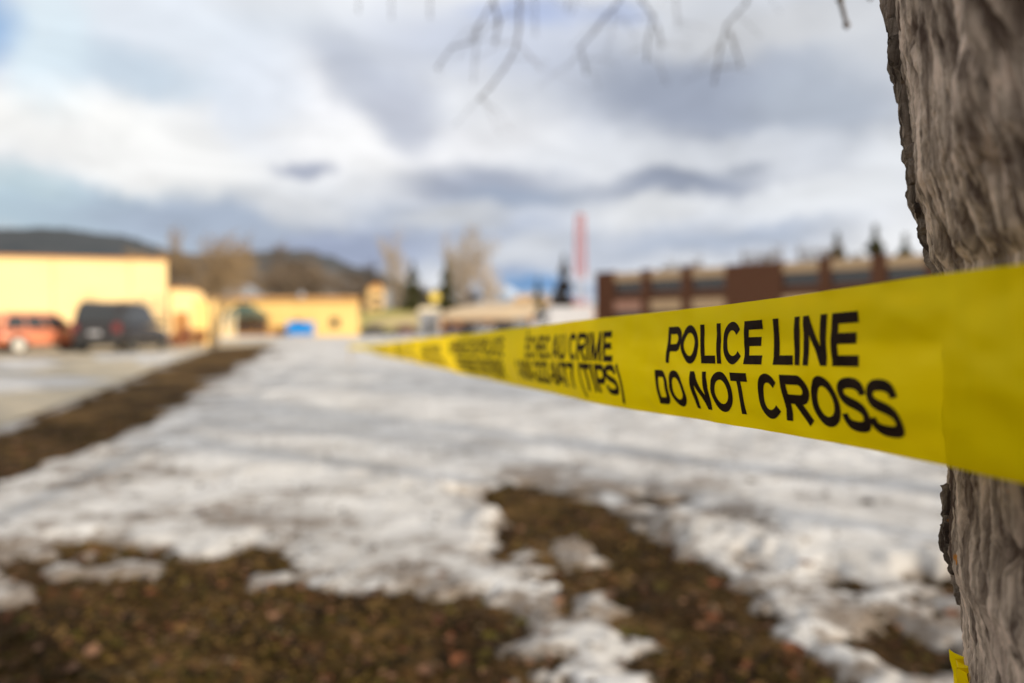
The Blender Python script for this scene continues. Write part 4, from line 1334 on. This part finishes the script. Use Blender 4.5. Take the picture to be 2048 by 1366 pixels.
# ------------------------------------------------------------------ the big tree beside the camera
TC = Vector((.62, .197)); TR = .426
ZK = [0.0, .35, .70, .90, .915, .965, .985, 1.003, 1.02, 1.045, 1.171, 1.181, 1.206, 1.218, 1.24, 1.27, 1.298, 1.317, 1.342, 1.39, 1.50, 1.75, 2.1, 2.6, 3.2]
LK = [.14, .24, .273, .279, .279, .2766, .2735, .2665, .266, .2655, .258, .2516, .247, .2424, .2408, .2388, .234, .2325, .229, .217, .18, .12, .06, .08, .10]


def trunk_surface(A_, Z_, fine):
    """bark surface at angle A_ round the axis and height Z_"""
    off = np.interp(Z_, ZK, LK) - .257 + .012
    cx = TC.x + off * .8
    rr = TR - off * .25
    flare = np.clip(.5 - Z_, 0, 1)
    rr = rr + flare ** 2 * .5 * (1 + .35 * np.sin(A_ * 5 + 1))
    s = A_ * TR
    w = .0045 * gnoise(s / .05, Z_ / .16, 1) + .0015 * gnoise(s / .014, Z_ / .05, 2)
    sw = s + w
    n1 = gnoise(sw / .0145, Z_ / .15, 3)
    n1b = gnoise(sw / .0085, Z_ / .085, 4)
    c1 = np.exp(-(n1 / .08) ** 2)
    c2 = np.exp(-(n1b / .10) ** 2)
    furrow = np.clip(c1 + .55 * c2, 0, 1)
    lay = np.round((gnoise(sw / .013, Z_ / .075, 6) + 1) * 3) / 6
    d = .0080 * (1 - c1) + .0040 * (1 - c2) + .0025 * lay
    d = d + .0016 * gnoise(sw / .0028, Z_ / .045, 5) + .0006 * gnoise(sw / .006, Z_ / .012, 7) + .0006 * gnoise(sw / .002, Z_ / .004, 10)
    d = d + .006 * gnoise(s / .10, Z_ / .35, 8)
    # a slanting rib running up towards the first limb
    dd = (s - 3.07 * TR) + (Z_ - 1.30) * -.75
    d = d + .018 * np.exp(-(dd / .02) ** 2) * np.clip((Z_ - 1.18) * 8, 0, 1)
    d = d - .007
    x = cx + (rr + d) * np.cos(A_); y = TC.y + (rr + d) * np.sin(A_)
    return x, y, furrow


def build_big_tree():
    t = thing('old_tree', 'old rough barked tree trunk with the yellow tape round it', 'tree', (TC.x, TC.y, 0))
    O = np.array([TC.x, TC.y, 0])
    ang = np.concatenate([np.linspace(R_(125), R_(185), 400), np.linspace(R_(187), R_(483), 90)])
    zz = np.concatenate([np.linspace(-.05, .84, 40), np.linspace(.85, 1.42, 470), np.linspace(1.43, 3.2, 60)])
    Z, A_ = np.meshgrid(zz, ang, indexing='ij')
    x, y, fur = trunk_surface(A_, Z, True)
    V = np.stack([x, y, Z], -1).reshape(-1, 3) - O
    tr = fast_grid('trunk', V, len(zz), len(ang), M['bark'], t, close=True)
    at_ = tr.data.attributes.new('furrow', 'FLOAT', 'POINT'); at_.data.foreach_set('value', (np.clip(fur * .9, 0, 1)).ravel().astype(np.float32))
    # flakes of bark standing proud along the left edge
    rng = random.Random(12)
    spots = [(1.345, 1.5), (1.333, 1.2), (1.310, 1.35), (1.300, 1.5), (1.283, 1.0), (1.266, 1.45), (1.258, 1.3), (1.238, 1.05), (1.222, 1.2), (1.205, .95), (1.192, 1.2), (1.180, 1.0), (1.035, .9), (1.018, .9), (1.000, 1.0), (.975, .8)]
    for i, (zc, sc) in enumerate(spots):
        a0 = R_(149.0 + rng.uniform(-2.0, 1.2))
        hw, hh = .0065 * sc * rng.uniform(.8, 1.2), .0125 * sc * rng.uniform(.8, 1.25)
        nu, nv = 9, 13
        top, bot = [], []
        P0 = rng.uniform(0, 50)
        for j in range(nv):
            for k in range(nu):
                u, v = k / (nu - 1) * 2 - 1, j / (nv - 1) * 2 - 1
                e = 1 + .28 * float(vnoise(np.array([u * 2.3 + P0]), np.array([v * 2.3]), 1.0)[0])
                uu = u * hw * e * (1 - .25 * abs(v) ** 2); vv = v * hh * e
                aa = a0 + uu / TR; z_ = zc + vv + .25 * uu
                x_, y_, _ = trunk_surface(np.array([aa]), np.array([z_]), True)
                nrm = Vector((math.cos(aa), math.sin(aa), 0))
                base = Vector((x_[0], y_[0], z_)) - Vector((TC.x, TC.y, 0))
                th = .0046 * sc * (1 - .35 * (u * u + v * v) / 2) + .0014 * float(vnoise(np.array([u * 5 + P0]), np.array([v * 4.]), 2.0)[0])
                top.append(base + nrm * th); bot.append(base - nrm * .004)
        F = []
        for j in range(nv - 1):
            for k in range(nu - 1):
                a_ = j * nu + k; F.append((a_, a_ + 1, a_ + nu + 1, a_ + nu))
        n = nu * nv
        F += [tuple(q + n for q in f[::-1]) for f in F[:]]
        rim = [k for k in range(nu)] + [j * nu + nu - 1 for j in range(1, nv)] + [(nv - 1) * nu + k for k in range(nu - 2, -1, -1)] + [j * nu for j in range(nv - 2, 0, -1)]
        for q in range(len(rim)):
            a_, b_ = rim[q], rim[(q + 1) % len(rim)]; F.append((a_, a_ + n, b_ + n, b_))
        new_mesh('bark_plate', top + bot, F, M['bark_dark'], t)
    # limbs over the camera and the twigs that hang into view
    def limb(pts, r):
        mb = MB(); mb.tube([Vector(p) - Vector((TC.x, TC.y, 0)) for p in pts], r, 10); return mb.build('limb', M['bark'], t, True)
    limb([(.55, .25, 3.0), (.30, .9, 3.7), (.05, 1.8, 3.75), (-.25, 2.6, 3.65), (-.9, 3.4, 3.5)], [.15, .10, .07, .045, .025])
    limb([(.6, .2, 3.1), (.6, 1.0, 3.8), (.65, 1.8, 3.75), (.75, 2.4, 3.65), (.9, 3.0, 3.5)], [.15, .10, .07, .04, .02])
    limb([(.7, .2, 3.0), (1.3, .1, 3.8), (1.9, -.4, 4.9), (2.3, -.8, 6.2)], [.17, .12, .09, .05])
    limb([(.6, .1, 3.1), (.3, -.5, 4.2), (-.4, -1.0, 5.6), (-.6, -1.6, 7)], [.19, .14, .10, .05])
    limb([(.7, .3, 3.1), (1.0, .8, 4.4), (1.1, 1.6, 6.0), (1.6, 2.2, 7.6)], [.2, .15, .10, .05])
    # crown of fine branches well above
    rng = random.Random(5)
    cr = MB()
    starts = [((2.3, -.8, 6.2), (.5, -.3, 1)), ((-.6, -1.6, 7), (-.3, -.4, 1)), ((1.6, 2.2, 7.6), (.2, .4, 1)), ((1.9, -.4, 4.9), (.9, -.5, .5)), ((-.4, -1.0, 5.6), (-.9, -.3, .5)), ((1.1, 1.6, 6.0), (.9, .5, .6))]

    def br(p, d, l, r, lev):
        d = Vector(d).normalized(); pts = [p]; q = p
        for i in range(4):
            d = (d + Vector((rng.uniform(-.25, .25), rng.uniform(-.25, .25), rng.uniform(-.15, .15)))).normalized(); q = q + d * l / 4; pts.append(q)
        cr.tube([v - Vector((TC.x, TC.y, 0)) for v in pts], [r, r * .85, r * .7, r * .55, r * .35], 4, cap=False)
        if lev == 0: return
        for i in range(5):
            k = rng.randint(1, 4)
            br(pts[k], (d + Vector((rng.uniform(-1, 1), rng.uniform(-1, 1), rng.uniform(-.4, .6))).normalized() * 1.0), l * .6, r * .5, lev - 1)
    for p, d in starts: br(Vector(p), d, 2.4, .05, 3)
    cr.build('crown', M['twig_grey'], t)

    TW = [  # hanging twigs as seen: points, distance, thickness, distance of the limb end above
        ([(1000, -160), (987, 0), (959, 50), (942, 84), (903, 95), (875, 135)], 1.75, .0052),
        ([(1045, -200), (1038, 0), (1038, 56), (1032, 95), (1010, 135), (981, 174), (959, 197)], 1.6, .0055),
        ([(987, 5), (998, 45), (990, 84)], 1.65, .0058),
        ([(955, 70), (950, 110), (947, 163)], 1.7, .0028),
        ([(1038, 88), (1060, 112), (1080, 138)], 1.6, .0024),
        ([(1072, -150), (1070, 0), (1071, 70)], 1.8, .0035),
        ([(1290, -220), (1240, 0), (1189, 62), (1161, 95), (1172, 145)], 1.7, .0052),
        ([(1260, -160), (1282, 0), (1307, 34), (1296, 75), (1293, 120)], 1.6, .0050),
        ([(1315, 50), (1322, 92)], 1.6, .0035),
        ([(1540, -200), (1493, 6), (1453, 50), (1440, 100), (1428, 165)], 1.5, .0046),
        ([(1459, 62), (1470, 95), (1481, 130)], 1.5, .0040),
        ([(1350, -80), (1352, 10), (1356, 55)], 1.9, .0035),
        ([(715, -200), (717, 22)], 1.9, .0040), ([(780, -200), (783, 35)], 1.8, .0035), ([(858, -200), (860, 35)], 1.75, .0040),
        ([(1130, -200), (1135, 18)], 1.8, .0035), ([(1170, -200), (1150, -20), (1146, 26)], 1.8, .003),
        ([(1672, -260), (1680, 0), (1693, 50)], .95, .0040),
        ([(1745, -120), (1740, -5)], .95, .003),
    ]
    for pts, y, r in TW:
        mb = MB(); W_ = []
        for k, (px, py) in enumerate(pts):
            W_.append(at(px, py, (y * 1.75 if y > 1.2 else y) + .04 * k))
        if pts[0][1] < -50: W_ = [W_[0] + Vector((.05, .05, .35)), *W_]
        r *= .78
        Q = [v - Vector((TC.x, TC.y, 0)) for v in W_]
        n = len(Q)
        mb.tube(Q, [r * (1.25 - .5 * i / n) for i in range(n)], 6)
        for i in range(1, n):       # swollen buds at the joints
            c = Q[i]; mb.tube([c - Vector((0, 0, r * 2)), c, c + Vector((0, 0, r * 2))], [r * .5, r * 1.9, r * .5], 6)
        rg = random.Random(int(pts[-1][0] * 7 + pts[-1][1]))
        for q in range(0 if y < 1.2 else 1 if n < 4 else 7):      # finer side shoots
            i = rg.randint(1, n - 1); c = Q[i].lerp(Q[i - 1], rg.random() * .8)
            dv = Vector((rg.uniform(-1, 1), rg.uniform(-.4, .4), rg.uniform(-1, .15))).normalized()
            l_ = rg.uniform(.05, .15) * y; e1 = c + dv * l_ * .5; e2 = c + dv * l_ + Vector((rg.uniform(-.03, .03), 0, -.02))
            mb.tube([c, e1, e2], [r * .45, r * .32, r * .2], 5)
            mb.tube([e2 - dv * r, e2, e2 + dv * r * 1.5], [r * .2, r * .8, r * .2], 5)
        mb.build('twig', M['twig_grey'], t, True)
    return t


big = build_big_tree()


# ------------------------------------------------------------------ police tape
CY = [-.05, .10, .231, .264, .319, .441, .54, .70, .945, 1.33, 2.2, 5.0, 12.0, 22.0]
CX = [.205, .192, .1733, .1667, .155, .1225, .0915, .043, -.0166, -.116, -.331, -1.022, -2.75, -5.22]
CZ = [.0225, .022, .0212, .0205, .0186, .0136, .0095, .0045, -.0035, -.0150, -.040, -.122, -.31, -.58]


def path_xyz(y):
    return np.interp(y, CY, CX), np.interp(y, CY, CZ)


def smooth_path():
    # dense, smoothed samples of the path so that the tape has no kinks
    ys = np.concatenate([np.linspace(-.05, .2, 26), np.linspace(.202, 1.5, 520), np.geomspace(1.51, 22, 260)])
    from numpy import polyfit
    ly = np.log(ys + .6)
    lk = np.log(np.array(CY) + .6)
    def spl(v):
        # natural cubic spline through the control values
        n = len(lk); h = np.diff(lk); a = np.zeros((n, n)); b_ = np.zeros(n)
        a[0, 0] = a[-1, -1] = 1
        for i in range(1, n - 1):
            a[i, i - 1], a[i, i], a[i, i + 1] = h[i - 1], 2 * (h[i - 1] + h[i]), h[i]
            b_[i] = 3 * ((v[i + 1] - v[i]) / h[i] - (v[i] - v[i - 1]) / h[i - 1])
        c = np.linalg.solve(a, b_)
        out = np.empty_like(ly)
        idx = np.clip(np.searchsorted(lk, ly) - 1, 0, n - 2)
        for k, i in enumerate(idx):
            t = ly[k] - lk[i]
            d = (c[i + 1] - c[i]) / (3 * h[i]); bb_ = (v[i + 1] - v[i]) / h[i] - h[i] * (2 * c[i] + c[i + 1]) / 3
            out[k] = v[i] + bb_ * t + c[i] * t * t + d * t ** 3
        return out
    return ys, spl(np.array(CX)), spl(np.array(CZ)) + CAM_H


PY, PX, PZ = smooth_path()
PS = np.concatenate([[0], np.cumsum(np.sqrt(np.diff(PX) ** 2 + np.diff(PY) ** 2 + np.diff(PZ) ** 2))])
TW_ = .0762


def tape_pt(s, v, lift=0.0):
    """s along the tape, v across it (0 top .. 1 bottom); lift towards the camera side"""
    x = np.interp(s, PS, PX); y = np.interp(s, PS, PY); z = np.interp(s, PS, PZ)
    e = .01
    tx = np.interp(s + e, PS, PX) - np.interp(s - e, PS, PX); ty = np.interp(s + e, PS, PY) - np.interp(s - e, PS, PY)
    l = np.hypot(tx, ty); nx_, ny_ = ty / l, -tx / l          # points away from the camera side (to the right)
    k = 1 + np.clip(y - .45, 0, 3) * 1.0
    near = np.clip((y - .2) / .12, 0, 1)
    w = .0085 * np.clip((v - .5) / .5, 0, 1) ** 1.6 * k + .0016 * np.clip((.32 - v) / .32, 0, 1) ** 1.5
    w = w + (.0024 * gnoise(s / .05 + v * 1.5, v * 3.2, 3) - .0016 * np.abs(gnoise(s / .035 + v * 3, v * 2.5 + s * 4, 11)) + .0009 * gnoise(s / .018 - v * 2, v * 5, 5)) * np.clip(1.3 - y * 1.2, .35, 1)
    w = w + .0007 * np.sin(s * 31 + v * 3) + .0004 * np.sin(s * 83 + v * 9) + .0022 * np.sin(s * 7.5 + 1.0) * np.clip(y - .6, 0, 1) * 2
    w = w + .0005 * np.exp(-((v - .52) / .02) ** 2)
    dz = TW_ * v * (1 - .012 * v * k) + .0006 * np.sin(s * 17) * (1 - 2 * v)
    w = w - lift
    return np.stack([x + nx_ * w, y + ny_ * w, z - dz], -1)


def build_tape():
    t = thing('police_tape', 'yellow plastic police tape with black lettering tied to the old tree', 'tape', (PX[0], PY[0], 1.1))
    O = np.array([PX[0], PY[0], 1.1])
    nv = 28
    sv, vv = np.meshgrid(PS, np.linspace(0, 1, nv), indexing='ij')
    V = tape_pt(sv.ravel(), vv.ravel()) - O
    # carry on round the near side of the trunk
    fast_grid('strip', V, len(PS), nv, M['tape'], t)
    # lettering
    T = .205

    def arc(cx, cy, rx, ry, a0, a1, n=22, p=1.0):
        out = []
        for i in range(n + 1):
            a_ = R_(a0 + (a1 - a0) * i / n)
            c, s = math.cos(a_), math.sin(a_)
            out.append((cx + rx * math.copysign(abs(c) ** p, c), cy + ry * math.copysign(abs(s) ** p, s)))
        return out
    h = T / 2

    def bowl(x0, x1, y0, y1):
        ry = (y1 - y0) / 2; rx = min(ry, (x1 - x0) * .6)
        return [(x0, y1)] + arc(x1 - rx, (y0 + y1) / 2, rx, ry, 90, -90, 16) + [(x0, y0)]

    def bez(P, n=9):
        out = []
        for i in range(0, len(P) - 1, 3):
            a_, b_, c, d = P[i:i + 4]
            for k in range(n + (1 if i + 3 == len(P) - 1 else 0)):
                u = k / n
                out.append(tuple((1 - u) ** 3 * a_[q] + 3 * (1 - u) ** 2 * u * b_[q] + 3 * (1 - u) * u * u * c[q] + u ** 3 * d[q] for q in (0, 1)))
        return out
    SS = bez([(.79, .70), (.78, .84), (.66, 1 - h + .01), (.45, 1 - h + .01), (.24, 1 - h + .01), (.14, .86), (.14, .74), (.14, .60), (.27, .565), (.46, .52),
              (.68, .468), (.81, .42), (.81, .27), (.81, .12), (.67, h - .01), (.46, h - .01), (.24, h - .01), (.11, .13), (.10, .31)])
    Gl = {
        'A': (.93, [[(0 + .085, 0), (.465, 1)], [(.845, 0), (.465, 1)], [(.22, .28), (.71, .28)]]),
        'B': (1.008, [[(.10 + h, 0), (.10 + h, 1)], bowl(.15, .84, .53, 1 - h), bowl(.15, .89, h, .53)]),
        'C': (1.008, [arc(.53, .5, .53 - .07 - h, .5 - h + .012, 38, 322, 34)]),
        'D': (1.008, [[(.10 + h, 0), (.10 + h, 1)], [(.15, 1 - h)] + arc(.52, .5, .93 - .52 - h, .5 - h, 90, -90, 24, .85) + [(.15, h)]]),
        'E': (.932, [[(.10 + h, 0), (.10 + h, 1)], [(.15, 1 - h), (.86, 1 - h)], [(.15, .52), (.80, .52)], [(.15, h), (.88, h)]]),
        'F': (.853, [[(.10 + h, 0), (.10 + h, 1)], [(.15, 1 - h), (.82, 1 - h)], [(.15, .5), (.72, .5)]]),
        'G': (1.086, [arc(.54, .5, .54 - .07 - h, .5 - h + .012, 40, 330, 34), [(.55, .46), (1.0, .46)], [(1.0 - h, .46), (1.0 - h, .14)]]),
        'H': (1.008, [[(.10 + h, 0), (.10 + h, 1)], [(.90 - h, 0), (.90 - h, 1)], [(.15, .52), (.85, .52)]]),
        'I': (.388, [[(.194, 0), (.194, 1)]]),
        'L': (.853, [[(.10 + h, 0), (.10 + h, 1)], [(.15, h), (.82, h)]]),
        'M': (1.163, [[(.10 + h, 0), (.10 + h, 1)], [(1.06 - h, 0), (1.06 - h, 1)], [(.17, 1), (.58, .02)], [(.99, 1), (.58, .02)]]),
        'N': (1.008, [[(.10 + h, 0), (.10 + h, 1)], [(.90 - h, 0), (.90 - h, 1)], [(.18, 1), (.82, 0)]]),
        'O': (1.086, [arc(.543, .5, .543 - .06 - h, .5 - h + .012, 0, 360, 44)]),
        'P': (.932, [[(.10 + h, 0), (.10 + h, 1)], bowl(.15, .86, .42, 1 - h)]),
        'R': (1.008, [[(.10 + h, 0), (.10 + h, 1)], bowl(.15, .88, .48, 1 - h), [(.48, .46), (.90, 0)]]),
        'S': (.932, [SS]),
        'T': (.853, [[(.02, 1 - h), (.83, 1 - h)], [(.426, 0), (.426, .93)]]),
        'U': (1.008, [[(.10 + h, 1), (.10 + h, .36)] + arc(.504, .36, .504 - .10 - h, .36 - h + .01, 180, 360, 20) + [(.90 - h, 1)]]),
        '0': (.777, [arc(.388, .5, .388 - .06 - h, .5 - h + .01, 0, 360, 36)]),
        '1': (.777, [[(.46, 0), (.46, 1)], [(.12, .72), (.46, .93)]]),
        '2': (.777, [bez([(.13, .70), (.13, .86), (.24, 1 - h), (.39, 1 - h), (.56, 1 - h), (.63, .86), (.63, .74), (.63, .56), (.22, .32), (.12, h)]), [(.05, h), (.72, h)]]),
        '4': (.777, [[(.54, 0), (.54, 1)], [(.50, .98), (.08, .28)], [(.04, .28), (.75, .28)]]),
        '7': (.777, [[(.06, 1 - h), (.72, 1 - h)], bez([(.66, .92), (.46, .68), (.34, .40), (.32, 0)])]),
        '8': (.777, [arc(.388, .745, .30 - h, .255 - h, 0, 360, 26), arc(.388, .27, .345 - h, .285 - h, 0, 360, 30)]),
        '-': (.465, [[(.07, .34), (.40, .34)]]),
        '(': (.465, [bez([(.40, 1.02), (.10, .62), (.10, .14), (.40, -.26)])]),
        ')': (.465, [bez([(.07, 1.02), (.37, .62), (.37, .14), (.07, -.26)])]),
        "'": (.332, [[(.166, .64), (.166, 1)]]),
        ' ': (.36, []),
    }
    Gl['É'] = (.932, Gl['E'][1] + [[(.36, 1.09), (.60, 1.28)]])

    def text(line, s_left, s_right, v_top, cap):
        """letters run from s_left (far) down to s_right (near)"""
        tot = sum(Gl[c][0] - .055 for c in line)
        sx = (s_left - s_right) / tot
        for_ink_V, F = [], []
        cur = 0.0
        kk = 0
        for c in line:
            adv, strokes = Gl[c]
            for st in strokes:
                kk += 1
                # resample long straight runs so that they follow the tape
                P = []
                for a_, b_ in zip(st[:-1], st[1:]):
                    n = max(1, int(math.hypot(b_[0] - a_[0], b_[1] - a_[1]) / .08))
                    for i in range(n): P.append((a_[0] + (b_[0] - a_[0]) * i / n, a_[1] + (b_[1] - a_[1]) * i / n))
                P.append(st[-1])
                P = np.array(P)
                closed = np.allclose(P[0], P[-1])
                D = np.gradient(P, axis=0)
                if closed: D[0] = D[-1] = P[1] - P[-2]
                D /= np.linalg.norm(D, axis=1)[:, None] + 1e-9
                Nn = np.stack([-D[:, 1], D[:, 0]], -1)
                th = T if c not in '()' else T * .72
                steep = len(st) == 2 and c in 'NMA' and abs(D[0, 0]) > .2 and c != 'A'
                if steep: th = T * .95
                rows = []
                for o_ in (-.5, 0, .5): rows.append(P + Nn * th * o_)
                Q = np.stack(rows, 1).reshape(-1, 2)
                if c in 'NMA': Q[:, 1] = np.clip(Q[:, 1], 0, 1)
                s = s_left - (cur + Q[:, 0]) * sx
                v = v_top + (1 - Q[:, 1]) * cap
                W_ = tape_pt(s, v, .00022 + .000006 * kk) - O
                base = len(for_ink_V)
                for_ink_V += [tuple(q) for q in W_]
                m = len(P)
                for i in range(m - 1):
                    for j in (0, 1):
                        a_ = base + i * 3 + j; F.append((a_, a_ + 1, a_ + 4, a_ + 3))
            cur += adv - .055
        return new_mesh('printed_line', for_ink_V, F, M['ink'], t)

    sy = lambda y: float(np.interp(y, PY, PS))
    text('POLICE LINE', sy(.4835), sy(.3095), .150, .335)
    text('DO NOT CROSS', sy(.503), sy(.2870), .555, .335)
    text('ÉCHEC AU CRIME', sy(.812), sy(.566), .155, .335)
    text('1-800-222-8477 (TIPS)', sy(.868), sy(.551), .52, .335)
    text('BARRAGE DE POLICE', sy(1.36), sy(.93), .14, .34)
    text("DÉFENSE D'ENTRER", sy(1.30), sy(.94), .55, .34)
    text('CRIME STOPPERS', sy(1.86), sy(1.50), .25, .33)
    text('1-800-222-8477 (TIPS)', sy(1.92), sy(1.45), .62, .30)
    b = sy(1.96)
    for k in range(4):
        text('POLICE LINE', b + .30, b + .10, .15, .335); text('DO NOT CROSS', b + .32, b + .08, .555, .335)
        text('BARRAGE DE POLICE', b + .86, b + .46, .15, .335); text("DÉFENSE D'ENTRER", b + .85, b + .48, .555, .335)
        b += .95
    # the turn of tape that lies round the trunk behind the stretched strip
    za = np.linspace(0, 1, 14)
    aa = np.linspace(R_(20), R_(118), 90)
    A_, Vv = np.meshgrid(aa, za, indexing='ij')
    Zt = CAM_H + .015 - TW_ * Vv + .006 * np.sin(A_ * 2.2)
    off = np.interp(Zt, ZK, LK) - .257 + .012
    rr = TR + .0125 + .0015 * np.sin(A_ * 40) + .0015 * vnoise(A_ * 9, Vv * 3) + 0 * off
    X = TC.x + off * .8 + rr * np.cos(A_); Y = TC.y + rr * np.sin(A_)
    fast_grid('wrapped_turn', np.stack([X, Y, Zt], -1).reshape(-1, 3) - O, len(aa), 14, M['tape'], t)
    aa = np.linspace(R_(196), R_(395), 150)
    A_, Vv = np.meshgrid(aa, za, indexing='ij')
    Zt = CAM_H + .020 - TW_ * Vv
    rr = TR + .014 + .001 * np.sin(A_ * 33)
    X = TC.x + rr * np.cos(A_); Y = TC.y + rr * np.sin(A_)
    fast_grid('wrapped_turn', np.stack([X, Y, Zt], -1).reshape(-1, 3) - O, len(aa), 14, M['tape'], t)
    # the cut end hanging down the bark
    zz = np.linspace(.935, .66, 40); uu = np.linspace(-1, 1, 8)
    Zg, U = np.meshgrid(zz, uu, indexing='ij')
    A0 = R_(149.5)
    x, y, _ = trunk_surface(np.full_like(Zg, A0) + U * .035, Zg, True)
    k = .006 + .002 * np.sin(Zg * 60) + .003 * U ** 2
    x = x + k * np.cos(A0 + U * .035); y = y + k * np.sin(A0 + U * .035)
    fast_grid('loose_end', np.stack([x, y, Zg], -1).reshape(-1, 3) - O, 40, 8, M['tape'], t)
    return t


build_tape()

# stake that holds the far end of the tape
st = thing('wooden_stake', 'short wooden stake holding the far end of the tape', 'stake', (PX[-1], PY[-1] + .03, 0))
w = MB(); w.tube([(0, 0, -.05), (0, 0, .66)], .022, 6); w.build('shaft', M['wood_stake'], st)
w = MB(); w.tube([(0, 0, .66), (0, 0, .70)], [.03, .028], 6); w.build('head', M['wood_stake'], st)
